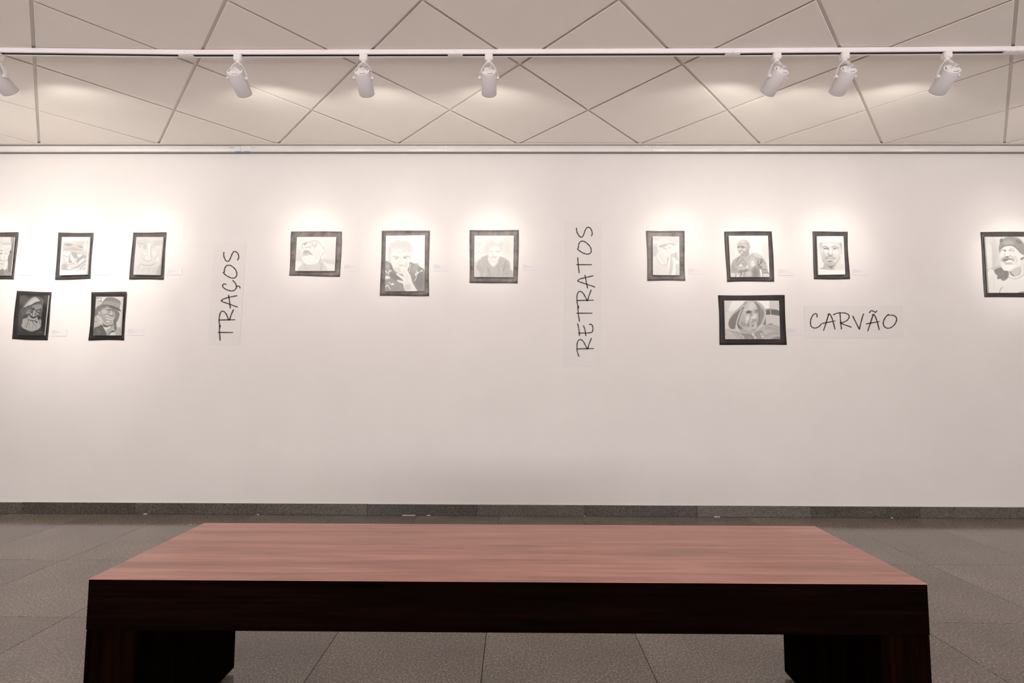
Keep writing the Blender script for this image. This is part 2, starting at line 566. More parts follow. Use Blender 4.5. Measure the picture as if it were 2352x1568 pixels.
TOPT = 0.002  # thin top layer carrying the paler wood with its painted reflection
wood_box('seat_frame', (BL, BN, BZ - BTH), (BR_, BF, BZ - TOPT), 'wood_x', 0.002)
wood_box('seat_board', (BL, BN, BZ - TOPT), (BR_, SEAM - 0.0002, BZ), 'wood_top_sheen', 0.0007)
wood_box('seat_board', (BL, SEAM + 0.0002, BZ - TOPT), (BR_, BF, BZ - 0.0002), 'wood_top_sheen', 0.0005)
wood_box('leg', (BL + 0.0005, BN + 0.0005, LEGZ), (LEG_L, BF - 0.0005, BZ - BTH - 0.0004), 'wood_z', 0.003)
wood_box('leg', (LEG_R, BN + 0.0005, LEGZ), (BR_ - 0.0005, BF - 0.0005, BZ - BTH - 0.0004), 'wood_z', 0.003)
for xa, xb in ((BL, LEG_L), (LEG_R, BR_)):
    for yy in (BN + 0.06, BF - 0.06):
        V, Fc = revolve([(0.018, 0.0), (0.020, 0.003), (0.020, LEGZ + 0.001)], 16, ((xa + xb) / 2, yy, 0.0002), (0, 0, 1), cap0=True, cap1=True)
        mesh('foot', V, Fc, 'rubber', bench)

# ------------------------------------------------------------------ lighting track
joint_px = [(-420, 104.5), (424, 114.2), (1045, 113.2), (1685, 110.9), (2338, 106.2), (3050, 100)]
jp = [hit(px, py, 2, ZC - 0.002) for px, py in joint_px]
TWID, THGT = 0.032, 0.024
track = tag(empty('lighting_track', (0, float(jp[2][1]), ZC)), 'long white lighting track with a black slot under the ceiling', 'lighting track')
ZT0 = ZC - 0.0015


def track_frame(x):
    """centre point and direction of the track at world x"""
    for a, b in zip(jp[:-1], jp[1:]):
        if x <= b[0] or b is jp[-1]:
            t = (x - a[0]) / (b[0] - a[0])
            d = np.array([b[0] - a[0], b[1] - a[1], 0]); d /= np.linalg.norm(d)
            n = np.array([-d[1], d[0], 0])
            p = a + (b - a) * t
            return np.array([p[0], p[1], ZT0]) + n * (TWID / 2), d, n


def extrude_profile(name, a, b, n, prof, mat, parent):
    """prof: (offset along n from the centre line, height below the top)"""
    V = [p + n * o + np.array([0, 0, -h]) for p in (a, b) for o, h in prof]
    k = len(prof)
    Fc = [(i, (i + 1) % k, k + (i + 1) % k, k + i) for i in range(k)] + [tuple(range(k))[::-1], tuple(range(k, 2 * k))]
    o = mesh(name, V, Fc, mat, parent)
    fix_normals(o.data)
    return o


hw, lip, slot = TWID / 2, 0.0022, 0.0085
cprof = [(-hw, 0), (hw, 0), (hw, THGT), (slot, THGT), (slot, THGT - lip), (hw - 0.002, THGT - lip), (hw - 0.002, 0.002),
         (-hw + 0.002, 0.002), (-hw + 0.002, THGT - lip), (-slot, THGT - lip), (-slot, THGT), (-hw, THGT)]
for a, b in zip(jp[:-1], jp[1:]):
    d = np.array([b[0] - a[0], b[1] - a[1], 0]); d /= np.linalg.norm(d)
    n = np.array([-d[1], d[0], 0])
    pa = np.array([a[0], a[1], ZT0]) + n * hw + d * 0.0012
    pb = np.array([b[0], b[1], ZT0]) + n * hw - d * 0.0012
    rail = extrude_profile('rail_section', pa, pb, n, cprof, 'white_metal', track)
    extrude_profile('conductor_strip', pa, pb, n, [(-hw + 0.003, 0.003), (hw - 0.003, 0.003), (hw - 0.003, THGT - lip - 0.0005), (-hw + 0.003, THGT - lip - 0.0005)], 'black', rail)
for k in range(1, 5):
    c, d, n = track_frame(jp[k][0])
    half = 0.040 if k < 4 else 0.062
    co = extrude_profile('connector', c - d * half, c + d * half, n, [(-slot - 0.0008, THGT - 0.004), (slot + 0.0008, THGT - 0.004), (slot + 0.0008, THGT + 0.0018), (-slot - 0.0008, THGT + 0.0018)], 'white_plastic', track)
    extrude_profile('connector_band', c - d * 0.006, c + d * 0.006, n, [(-hw - 0.0012, -0.0005), (hw + 0.0012, -0.0005), (hw + 0.0012, THGT + 0.0026), (-hw - 0.0012, THGT + 0.0026)], 'white_plastic', co)

# ------------------------------------------------------------------ track spotlights
HR, HL, BACK = 0.0415, 0.124, 0.037        # housing radius, length, pivot to back cap
DROP = 0.152                               # pivot below the track's top


def spotlight(x, target, label, power=1.0):
    c, d, n = track_frame(x)
    zb = ZT0 - THGT
    root = tag(empty('track_spotlight', (c[0], c[1], ZT0 - THGT)), label, 'spotlight', 'white cylinder spotlights on the lighting track')
    # adapter block, longer along the track, rounded
    bm = bmesh.new()
    bmesh.ops.create_cube(bm, size=1.0)
    for v in bm.verts:
        v.co = Vector((v.co.x * 0.042, v.co.y * (0.034 if v.co.z > 0 else 0.030), 0.003 if v.co.z > 0 else -0.034))
    bmesh.ops.bevel(bm, geom=list(bm.edges), offset=0.004, segments=2, affect='EDGES')
    me = bpy.data.meshes.new('adapter'); bm.to_mesh(me); bm.free()
    ad = link('adapter', me, 'white_plastic', root, (0, 0, 0))
    ad.rotation_euler = (0, 0, math.atan2(d[1], d[0]))
    hub = np.array([c[0], c[1], zb - 0.034])
    V, Fc = revolve([(0.011, 0.0), (0.013, 0.003), (0.013, 0.009), (0.008, 0.012)], 18, hub + np.array([0, 0, 0.001]), (0, 0, -1), cap0=True, cap1=True)
    mesh('swivel_hub', V, Fc, 'white_plastic', root, smooth=False)
    P = np.array([c[0], c[1], ZT0 - DROP])
    ax = np.asarray(target, float) - P
    ax /= np.linalg.norm(ax)
    piv = np.cross(ax, [0, 0, 1.0]); piv /= np.linalg.norm(piv)
    head_up = np.cross(piv, ax)
    # housing: hollow can, open at the front
    f0, f1 = -BACK, HL - BACK
    V, Fc = revolve([(HR - 0.003, f0), (HR, f0 + 0.002), (HR, f1 - 0.002), (HR - 0.0008, f1), (HR - 0.0035, f1), (HR - 0.004, f1 - 0.018), (HR - 0.004, f1 - 0.02)], 40, P, ax)
    can = mesh('housing', V, Fc, 'lamp_metal', root, smooth=True)
    V, Fc = revolve([(0.0005, f0 - 0.0008), (HR - 0.010, f0 - 0.0008), (HR - 0.003, f0 + 0.0002), (HR - 0.0028, f0 + 0.003)], 40, P, ax, cap0=True)
    cap = mesh('back_cap', V, Fc, 'white_metal', can)
    # three curved vent slots in the cap
    for q in range(3):
        V, Fc = [], []
        for s in range(11):
            th = math.radians(120 * q + 18 + 56 * s / 10)
            for r in (HR - 0.0125, HR - 0.0092):
                V.append(P + ax * (f0 - 0.0014) + r * (math.cos(th) * piv + math.sin(th) * head_up))
            if s: Fc.append((2 * s - 2, 2 * s - 1, 2 * s + 1, 2 * s))
        mesh('vent_slot', V, Fc, 'black', cap)
    # lens near the mouth
    V, Fc = revolve([(0.0005, f1 - 0.016), (0.022, f1 - 0.0155), (HR - 0.0042, f1 - 0.018)], 32, P, ax, cap0=True)
    mesh('lens', V, Fc, 'lens', can, smooth=True)
    V, Fc = revolve([(HR - 0.004, f1 - 0.001), (HR - 0.0015, f1 - 0.001), (HR - 0.0012, f1 + 0.0014), (HR - 0.004, f1 + 0.0014), (HR - 0.004, f1 - 0.001)], 40, P, ax)
    mesh('rim_glow', V, Fc, 'rim_glow', can, smooth=False)
    # yoke: flat strap from the hub round both sides to the pivots
    heading = np.cross([0, 0, 1.0], piv)
    top = hub + np.array([0, 0, -0.010])
    path = []
    for sgn in (-1, 1):
        side = P + sgn * piv * (HR + 0.0065)
        arm = [top, top + sgn * piv * 0.014 + np.array([0, 0, -0.004]), P + sgn * piv * (HR * 0.74) + np.array([0, 0, 0.060]),
               P + sgn * piv * (HR + 0.0035) + np.array([0, 0, 0.028]), side + np.array([0, 0, -0.008])]
        path.append(catmull(arm, 6))
    line = np.vstack([path[0][::-1], path[1][1:]])
    V, Fc = [], []
    hn = heading / np.linalg.norm(heading)
    for i in range(len(line)):
        t = line[min(i + 1, len(line) - 1)] - line[max(i - 1, 0)]
        t = t / np.linalg.norm(t)
        s = np.cross(t, hn); s /= np.linalg.norm(s)
        wd = 0.009
        for aa, bb in ((-1, -1), (1, -1), (1, 1), (-1, 1)):
            V.append(line[i] + hn * wd * aa + s * 0.0011 * bb)
        if i:
            k = 4 * (i - 1)
            for e in range(4):
                Fc.append((k + e, k + (e + 1) % 4, k + 4 + (e + 1) % 4, k + 4 + e))
    Fc += [(3, 2, 1, 0), tuple(len(V) - 4 + e for e in range(4))]
    yk = mesh('yoke', V, Fc, 'white_metal', root)
    fix_normals(yk.data)
    for sgn in (-1, 1):
        V, Fc = revolve([(0.0075, HR - 0.001), (0.0075, HR + 0.008), (0.0085, HR + 0.0085), (0.0085, HR + 0.013), (0.007, HR + 0.0145)], 18, P, sgn * piv, cap1=True)
        mesh('pivot_knob', V, Fc, 'white_plastic', root)
    # supply cable looping from the hub into the cap
    cap_c = P + ax * (f0 - 0.001)
    cab = catmull([hub + heading * -0.004 + np.array([0, 0, -0.006]), hub + piv * 0.013 + np.array([0, 0, -0.018]), cap_c - ax * 0.020 + piv * 0.010, cap_c - ax * 0.010 - piv * 0.004, cap_c + ax * 0.001], 6)
    V, Fc = tube(cab, 0.0021, 8)
    mesh('supply_cable', V, Fc, 'white_plastic', root, smooth=True)
    V, Fc = revolve([(0.0052, -0.004), (0.006, -0.003), (0.006, 0.001)], 14, cap_c, ax, cap0=True)
    mesh('cable_gland', V, Fc, 'grid', cap)
    # the lamp's light: a narrow beam and the wide spill from the same mouth
    rot = Vector(ax).to_track_quat('-Z', 'Y').to_euler()
    for nm, watt, ang, blend, rad, back in (('beam_light', BEAM, 36, 1.0, 0.018, 0.012), ('halo_light', HALO, 66, 1.0, 0.02, 0.011), ('spill_light', SPILL, 146, 0.30, 0.022, 0.010)):
        ld = bpy.data.lights.new(nm, 'SPOT')
        ld.energy = watt * power
        ld.color = LAMP_COL
        ld.spot_size = math.radians(ang)
        ld.spot_blend = blend
        ld.shadow_soft_size = rad
        lo = bpy.data.objects.new(nm, ld)
        COL.objects.link(lo)
        lo.parent = root
        lo.location = Vector(P + ax * (f1 - back)) - root.location
        lo.rotation_euler = rot
    return root


def track_x(px):
    """world x of the point of the track seen at photo column px (adapter height)"""
    y = 2.45
    for _ in range(5):
        p = hit(px, 131, 1, y)
        y = float(track_frame(p[0])[0][1])
    return float(p[0])


SPOTS = [
    (track_x(-5), (352, 568), 'white track spotlight cut off by the left edge of the picture'),
    (track_x(548), (715, 563), 'white track spotlight aimed at the bearded man with glasses looking up'),
    (track_x(836), (925, 575), 'white track spotlight aimed at the drawing with a hand before the mouth'),
    (track_x(1123), (1132, 566), 'white track spotlight aimed at the pale sketch beside the word RETRATOS'),
    (track_x(1783), (1540, 565), 'white track spotlight right of a track joint, aimed at the man in a cap'),
    (track_x(1939), (1725, 585), 'middle white spotlight of the three over the word CARVÃO'),
    (track_x(2174), (1915, 568), 'white track spotlight nearest the right end of the visible track'),
    (-3.42, (165, 570), 'white track spotlight beyond the left edge, lighting the beanie drawing'),
    (-3.98, (-5, 585), 'white track spotlight farthest beyond the left edge'),
    (-3.18, (262, 730), 'white track spotlight just beyond the left edge, lighting the bucket-hat drawing', 1.2),
    (-3.70, (85, 730), 'white track spotlight beyond the left edge, lighting the turban drawing', 1.7),
    (3.78, (2325, 600), 'white track spotlight beyond the right edge, lighting the smiling man', 1.4),
]
for x, tpx, lab, *pw in SPOTS:
    spotlight(x, on_wall(*tpx), lab, *pw)
# ------------------------------------------------------------------ charcoal drawings
class Canvas:
    """A drawing as a fine grid of points that carry the charcoal's tone. Shapes are laid down in
    drawing units; `quad` is the sheet's corners (top-left, top-right, bottom-right, bottom-left)."""

    def __init__(s, region, size, quad, paper):
        s.region, s.size = region, size
        s.quad = np.array(quad, float)
        q = s.quad
        sx = size[0] / (region[2] - region[0])
        wpx = np.linalg.norm(q[1] - q[0]) / sx
        hpx = np.linalg.norm(q[3] - q[0]) / sx
        s.nu, s.nv = int(wpx * 1.5), int(hpx * 1.5)
        u, v = np.meshgrid(np.linspace(0, 1, s.nu + 1), np.linspace(0, 1, s.nv + 1))
        s.u, s.v = u.ravel(), v.ravel()
        P = ((1 - s.u) * (1 - s.v))[:, None] * q[0] + (s.u * (1 - s.v))[:, None] * q[1] + (s.u * s.v)[:, None] * q[2] + ((1 - s.u) * s.v)[:, None] * q[3]
        s.X, s.Y = P[:, 0], P[:, 1]
        s.t = np.full(len(s.X), float(paper))
        s.sc = sx

    def px(s, x, y):
        r = s.region
        return r[0] + x * (r[2] - r[0]) / s.size[0], r[1] + y * (r[3] - r[1]) / s.size[1]

    def mix(s, tone, a):
        s.t += (tone - s.t) * a

    def seg_dist(s, P, closed):
        d = np.full(len(s.X), 1e9)
        n = len(P)
        for i in range(n if closed else n - 1):
            a, b = P[i], P[(i + 1) % n]
            e = b - a
            L2 = e @ e + 1e-9
            t = np.clip(((s.X - a[0]) * e[0] + (s.Y - a[1]) * e[1]) / L2, 0, 1)
            d = np.minimum(d, np.hypot(s.X - a[0] - t * e[0], s.Y - a[1] - t * e[1]))
        return d

    def poly(s, tone, pts, blur=16, a=1.0, curve=True):
        P = catmull(pts, 5, True) if curve else np.asarray(pts, float)
        ins = np.zeros(len(s.X), bool)
        n = len(P)
        for i in range(n):
            (x1, y1), (x2, y2) = P[i], P[(i + 1) % n]
            if y1 == y2: continue
            c = ((y1 > s.Y) != (y2 > s.Y)) & (s.X < (x2 - x1) * (s.Y - y1) / (y2 - y1) + x1)
            ins ^= c
        d = s.seg_dist(P, True)
        sd = np.where(ins, -d, d)
        k = np.clip(0.5 - sd / (2 * blur), 0, 1)
        s.mix(tone, a * k * k * (3 - 2 * k))

    def ell(s, tone, cx, cy, rx, ry, rot=0, blur=0.5, a=1.0):
        th = math.radians(rot)
        x = (s.X - cx) * math.cos(th) + (s.Y - cy) * math.sin(th)
        y = -(s.X - cx) * math.sin(th) + (s.Y - cy) * math.cos(th)
        r = np.hypot(x / rx, y / ry)
        k = np.clip((1 + blur - r) / (2 * blur), 0, 1)
        s.mix(tone, a * k * k * (3 - 2 * k))

    def line(s, tone, w, pts, a=1.0, soft=7):
        d = s.seg_dist(catmull(pts, 6), False)
        k = np.clip((w / 2 + soft - d) / (2 * soft), 0, 1)
        s.mix(tone, a * k)

    def hatch(s, tone, pts, ang, step, w, a=0.5, seed=0, ln=160, n=60):
        """short parallel pencil strokes inside the box pts = (x0, y0, x1, y1)"""
        g = np.random.default_rng(seed)
        th = math.radians(ang)
        for _ in range(n):
            x, y = g.uniform(pts[0], pts[2]), g.uniform(pts[1], pts[3])
            L = ln * g.uniform(0.5, 1.1)
            s.line(tone + g.uniform(-8, 8), w, [(x, y), (x + L * math.cos(th + g.uniform(-.15, .15)), y + L * math.sin(th + g.uniform(-.15, .15)))], a * g.uniform(.5, 1), w * .6)

    def grain(s, amt, seed, cell=1):
        g = np.random.default_rng(seed)
        s.t += g.normal(0, amt, len(s.t))


def art_beanie():
    c = Canvas((136, 543, 208, 633), (1254, 1568), [(105, 18), (1222, 18), (1118, 1520), (15, 1550)], 249)
    c.poly(203, [(150, 215), (260, 190), (700, 180), (1172, 180), (1120, 800), (1060, 1345), (540, 1355), (100, 1335), (118, 900), (150, 400)], 10, curve=False)
    c.ell(220, 430, 230, 320, 26, 3); c.ell(172, 370, 335, 150, 55, 5); c.ell(164, 860, 415, 120, 28, 12)
    c.ell(184, 620, 500, 300, 60, 6, a=.8); c.ell(220, 1050, 420, 90, 190, 0); c.ell(190, 300, 520, 130, 40)
    c.line(216, 16, [(260, 420), (420, 390), (700, 420), (900, 520)], .6)
    c.poly(216, [(150, 620), (230, 640), (210, 1100), (135, 1080)], 20)
    c.poly(246, [(195, 610), (420, 600), (500, 660), (410, 720), (330, 790), (250, 745), (180, 680)], 18)
    c.poly(212, [(430, 640), (700, 690), (720, 900), (710, 1100), (620, 1230), (450, 1295), (385, 1150), (372, 900), (385, 760)], 26)
    c.poly(178, [(500, 640), (725, 690), (735, 870), (600, 850), (520, 760)], 30)
    c.line(160, 15, [(420, 612), (640, 655), (900, 725), (1085, 795)])
    c.ell(172, 425, 800, 60, 32); c.ell(240, 490, 800, 46, 38); c.ell(200, 488, 800, 20, 15)
    c.line(170, 16, [(185, 765), (310, 800)]); c.line(244, 22, [(200, 812), (310, 850)])
    c.ell(238, 290, 930, 38, 70); c.poly(172, [(395, 850), (445, 900), (430, 1040), (378, 1085), (388, 950)], 18)
    c.line(252, 34, [(372, 820), (352, 950), (345, 1085)])
    c.ell(174, 460, 1010, 80, 45); c.ell(242, 530, 925, 76, 26, 8); c.ell(248, 555, 1005, 55, 24)
    c.line(240, 24, [(385, 1092), (470, 1102)]); c.line(170, 20, [(390, 1128), (480, 1115), (575, 1070)]); c.line(247, 26, [(440, 1152), (545, 1150)])
    for k in range(5): c.line(236 - 4 * k, 12, [(640 + 22 * k, 900 + 30 * k), (690 + 8 * k, 1010 + 20 * k), (650 - 10 * k, 1150 + 16 * k)], .7)
    c.poly(251, [(380, 1185), (430, 1240), (445, 1305), (335, 1285)], 12)
    c.poly(242, [(722, 715), (900, 722), (930, 790), (870, 855), (800, 835), (755, 800)], 14); c.line(190, 14, [(805, 740), (820, 830)])
    c.poly(176, [(930, 760), (1085, 805), (1000, 880), (810, 1010), (740, 1110), (690, 960), (770, 870)], 26)
    c.poly(240, [(755, 1140), (765, 1040), (960, 880), (1015, 900), (940, 985)], 14)
    c.poly(188, [(700, 1210), (800, 1110), (1060, 930), (1050, 1080), (900, 1150), (780, 1260), (540, 1320), (560, 1260)], 18)
    c.line(242, 38, [(560, 1325), (680, 1298), (810, 1272), (900, 1170), (1060, 1080)]); c.line(160, 26, [(830, 1290), (930, 1165), (1045, 1110)])
    c.line(226, 30, [(930, 1260), (1050, 1170)])
    c.poly(186, [(112, 1120), (250, 1110), (340, 1180), (330, 1295), (440, 1315), (440, 1345), (102, 1335)], 16)
    c.grain(3, 1)
    return c


def art_closeup():
    c = Canvas((305, 543, 376, 633), (1237, 1568), [(140, 18), (1212, 20), (1090, 1545), (25, 1525)], 226)
    c.ell(214, 350, 220, 320, 140); c.ell(212, 1000, 240, 200, 120); c.ell(216, 620, 1400, 600, 200)
    c.poly(206, [(430, 380), (560, 360), (560, 480), (480, 520), (400, 460)], 40)
    c.line(190, 40, [(230, 290), (330, 280), (460, 330), (520, 350)], .8, 20); c.line(196, 36, [(740, 385), (850, 345), (960, 290)], .8, 18)
    c.line(192, 16, [(180, 390), (270, 365), (360, 400), (400, 440)]); c.ell(240, 215, 420, 28, 22); c.ell(240, 365, 425, 24, 18); c.ell(196, 290, 425, 40, 22)
    c.line(196, 24, [(740, 430), (860, 440), (950, 460)]); c.ell(244, 950, 450, 40, 20); c.line(238, 16, [(850, 480), (950, 500)])
    c.ell(240, 650, 370, 60, 100); c.line(244, 60, [(665, 340), (660, 560), (670, 760), (680, 880)], .9, 24)
    c.line(203, 40, [(730, 400), (720, 600), (730, 780), (740, 880)], .8, 24)
    c.ell(246, 560, 850, 44, 60); c.ell(242, 480, 690, 50, 35, -20); c.ell(236, 850, 680, 90, 90)
    c.line(190, 26, [(390, 905), (480, 935), (540, 990), (640, 1000), (740, 950)], .9, 12)
    c.line(200, 30, [(400, 880), (370, 780), (420, 690)], .5, 20)
    c.line(180, 40, [(200, 1260), (270, 1160), (325, 1090)], .9, 16); c.line(186, 34, [(320, 1100), (450, 1140), (600, 1155), (760, 1140), (880, 1090)], .9, 14)
    for k in range(8):
        c.line(242 if k % 2 else 204, 14, [(780 + 30 * k, 1010 + 6 * k), (900 + 26 * k, 880 - 12 * k), (1000 + 18 * k, 720 - 30 * k)], .55)
        c.line(242 if k % 2 else 206, 16, [(130 + 26 * k, 1330 - 14 * k), (200 + 30 * k, 1170 - 20 * k), (300 + 28 * k, 1000)], .5)
        c.line(240 if k % 2 else 208, 20, [(160 + 110 * k, 1480), (190 + 108 * k, 1380), (230 + 106 * k, 1240)], .55)
    c.ell(240, 1000, 920, 50, 90, 20); c.ell(240, 90, 800, 40, 100); c.poly(196, [(1000, 1250), (1120, 1150), (1100, 1540), (930, 1540)], 50)
    c.line(196, 12, [(740, 1420), (900, 1415)], .7); c.grain(4, 2)
    return c


def art_turban():
    c = Canvas((38, 677, 112, 771), (1234, 1568), [(137, 15), (1218, 17), (1057, 1548), (20, 1535)], 74)
    c.ell(112, 260, 200, 220, 200, 20); c.ell(96, 1140, 200, 120, 260); c.ell(52, 1060, 900, 130, 500); c.ell(100, 140, 900, 100, 400)
    c.poly(120, [(560, 80), (760, 50), (950, 110), (1040, 240), (1010, 420), (980, 650), (900, 300), (700, 200), (420, 330), (270, 560), (170, 720), (180, 560), (330, 260)], 22)
    c.line(176, 16, [(960, 140), (1020, 230), (1010, 330)], .8)
    c.poly(222, [(290, 480), (400, 300), (560, 150), (700, 85), (800, 130), (890, 225), (720, 290), (560, 380), (430, 420)], 16)
    for k in range(5): c.line(178, 12, [(300 + 30 * k, 440 - 20 * k), (430 + 30 * k, 300 - 24 * k), (600 + 36 * k, 160 - 12 * k)], .5)
    c.poly(118, [(280, 560), (420, 420), (600, 390), (860, 270), (960, 420), (990, 560), (930, 860), (820, 1000), (500, 980), (280, 900), (180, 840), (200, 700)], 26)
    c.poly(172, [(600, 420), (760, 370), (930, 370), (970, 480), (900, 540), (760, 570), (640, 500)], 24)
    c.line(120, 14, [(620, 430), (780, 400), (900, 410)], .5); c.line(125, 14, [(640, 480), (800, 460), (920, 480)], .5)
    c.ell(70, 650, 535, 45, 30); c.line(72, 24, [(770, 600), (850, 555), (930, 600)]); c.ell(160, 840, 620, 60, 34); c.ell(100, 850, 690, 90, 24)
    c.ell(150, 480, 590, 90, 36, -10); c.ell(180, 440, 700, 90, 60, -25); c.ell(84, 400, 800, 160, 70, -20, a=.8)
    c.line(212, 56, [(690, 620), (660, 720), (650, 810)], 1, 14); c.ell(196, 560, 760, 40, 50); c.ell(190, 740, 790, 40, 36); c.ell(188, 790, 720, 80, 26, 40)
    c.line(50, 34, [(520, 780), (570, 850), (650, 880), (720, 860), (790, 790)], 1, 12); c.ell(52, 850, 880, 40, 80, 10)
    c.poly(196, [(240, 930), (400, 880), (480, 770), (520, 840), (600, 900), (720, 890), (780, 840), (830, 960), (930, 940), (930, 1180), (860, 1300), (700, 1370), (560, 1400), (380, 1340), (250, 1280), (180, 1180), (220, 1050)], 24)
    c.line(66, 26, [(490, 950), (560, 985), (660, 990), (740, 975)], 1, 10); c.ell(70, 760, 1040, 50, 28); c.line(90, 22, [(610, 1010), (650, 1080), (720, 1180)], .9)
    c.line(84, 20, [(440, 900), (450, 1000), (400, 1150), (390, 1240)], .8); c.line(100, 20, [(860, 900), (880, 1050), (900, 1140)], .8)
    for k in range(9): c.line(134 if k % 2 else 224, 18, [(280 + 70 * k, 1060 + (k % 3) * 40), (270 + 72 * k, 1180), (300 + 60 * k, 1290)], .55)
    c.line(200, 12, [(810, 1440), (900, 1430), (960, 1440), (1030, 1435)], .7); c.line(190, 8, [(920, 1380), (915, 1440)], .5)
    c.grain(5, 3)
    return c


def art_bucket_hat():
    c = Canvas((213, 680, 284, 771), (1223, 1568), [(128, 18), (1190, 20), (1098, 1550), (25, 1550)], 222)
    c.poly(176, [(140, 30), (340, 60), (380, 300), (300, 330), (120, 270), (130, 120)], 14, curve=False)
    c.poly(232, [(110, 140), (300, 85), (340, 150), (240, 175), (120, 165)], 8, curve=False); c.poly(234, [(105, 200), (190, 220), (360, 255), (340, 305), (200, 270), (100, 255)], 8, curve=False)
    c.poly(236, [(380, 100), (540, 55), (430, 180), (390, 170)], 10); c.poly(216, [(90, 290), (290, 340), (80, 550)], 10, curve=False)
    c.poly(146, [(70, 560), (190, 400), (340, 320), (420, 190), (540, 60), (760, 40), (960, 110), (1100, 240), (1060, 480), (1120, 600), (1000, 580), (1060, 720), (1000, 960), (920, 1080), (960, 1340), (700, 1200), (300, 1000), (90, 820)], 14)
    c.poly(170, [(480, 210), (640, 160), (900, 180), (1060, 250), (1040, 440), (820, 380), (560, 320), (380, 320)], 26)
    c.line(120, 22, [(560, 190), (700, 170), (860, 210), (960, 240), (1080, 230)], .8); c.line(190, 12, [(420, 330), (600, 310), (820, 370), (1000, 460)], .7)
    c.poly(116, [(340, 345), (600, 350), (820, 400), (1060, 520), (1110, 600), (960, 560), (760, 490), (600, 400), (460, 395)], 12)
    c.line(206, 12, [(330, 360), (440, 390), (580, 390), (700, 460), (850, 520), (990, 585)], .9, 5)
    c.poly(136, [(100, 570), (330, 380), (560, 400), (880, 540), (1040, 640), (1050, 760), (920, 900), (820, 700), (360, 480), (220, 620), (180, 760), (90, 800)], 18)
    c.poly(176, [(330, 560), (460, 460), (640, 440), (820, 560), (890, 720), (880, 860), (830, 960), (740, 1110), (600, 1150), (470, 1110), (360, 980), (280, 800)], 26)
    c.ell(204, 565, 490, 60, 40); c.ell(206, 460, 620, 110, 80); c.ell(126, 640, 540, 110, 30, 10, a=.7); c.ell(140, 780, 560, 70, 60)
    c.ell(208, 250, 670, 36, 70); c.line(118, 20, [(220, 740), (280, 760)])
    c.line(222, 40, [(745, 590), (745, 680), (720, 720)], 1, 12); c.ell(214, 680, 700, 70, 30); c.line(104, 26, [(600, 735), (680, 750), (720, 790), (800, 780)], .9)
    c.line(140, 16, [(480, 740), (580, 680), (690, 660)], .7)
    c.poly(208, [(480, 800), (560, 730), (700, 800), (850, 860), (800, 960), (640, 980), (540, 910)], 22)
    c.line(120, 16, [(500, 830), (600, 845), (720, 880), (800, 885)]); c.line(232, 26, [(540, 870), (640, 910), (730, 905)]); c.line(120, 20, [(560, 920), (650, 955), (720, 950)], .8)
    c.ell(218, 610, 1010, 90, 40); c.line(226, 40, [(360, 980), (450, 1090), (600, 1140), (740, 1110), (840, 960)], .8, 16)
    c.poly(210, [(130, 800), (250, 760), (400, 960), (420, 1070), (300, 1000)], 20)
    c.poly(196, [(60, 830), (160, 850), (270, 1030), (350, 1110), (120, 1250), (40, 1255), (30, 1000)], 12); c.line(110, 18, [(80, 990), (120, 1010), (160, 1000)])
    c.poly(112, [(60, 1270), (200, 1200), (350, 1130), (420, 1200), (500, 1380), (540, 1550), (40, 1550)], 12)
    c.line(150, 30, [(170, 1330), (200, 1500)], .6, 16); c.line(156, 40, [(260, 1340), (270, 1500)], .6, 16)
    c.poly(108, [(380, 1040), (460, 1120), (600, 1160), (760, 1120), (620, 1200), (520, 1240), (440, 1200)], 12)
    c.poly(232, [(420, 1230), (560, 1240), (520, 1330), (560, 1400), (480, 1320)], 10)
    c.poly(182, [(540, 1350), (700, 1250), (820, 1140), (840, 1260), (700, 1400), (620, 1540), (560, 1540)], 14)
    c.poly(126, [(820, 960), (920, 880), (930, 1080), (950, 1340), (860, 1420), (720, 1440), (650, 1540), (620, 1530), (690, 1410), (850, 1290)], 14)
    c.line(60, 30, [(700, 1430), (790, 1390), (900, 1390), (950, 1340)], .8); c.line(228, 26, [(840, 1330), (880, 1390)]); c.line(226, 40, [(840, 1470), (900, 1540)])
    c.poly(184, [(960, 1270), (1100, 1250), (1095, 1545), (930, 1545), (890, 1450)], 12)
    c.grain(4, 4)
    return c


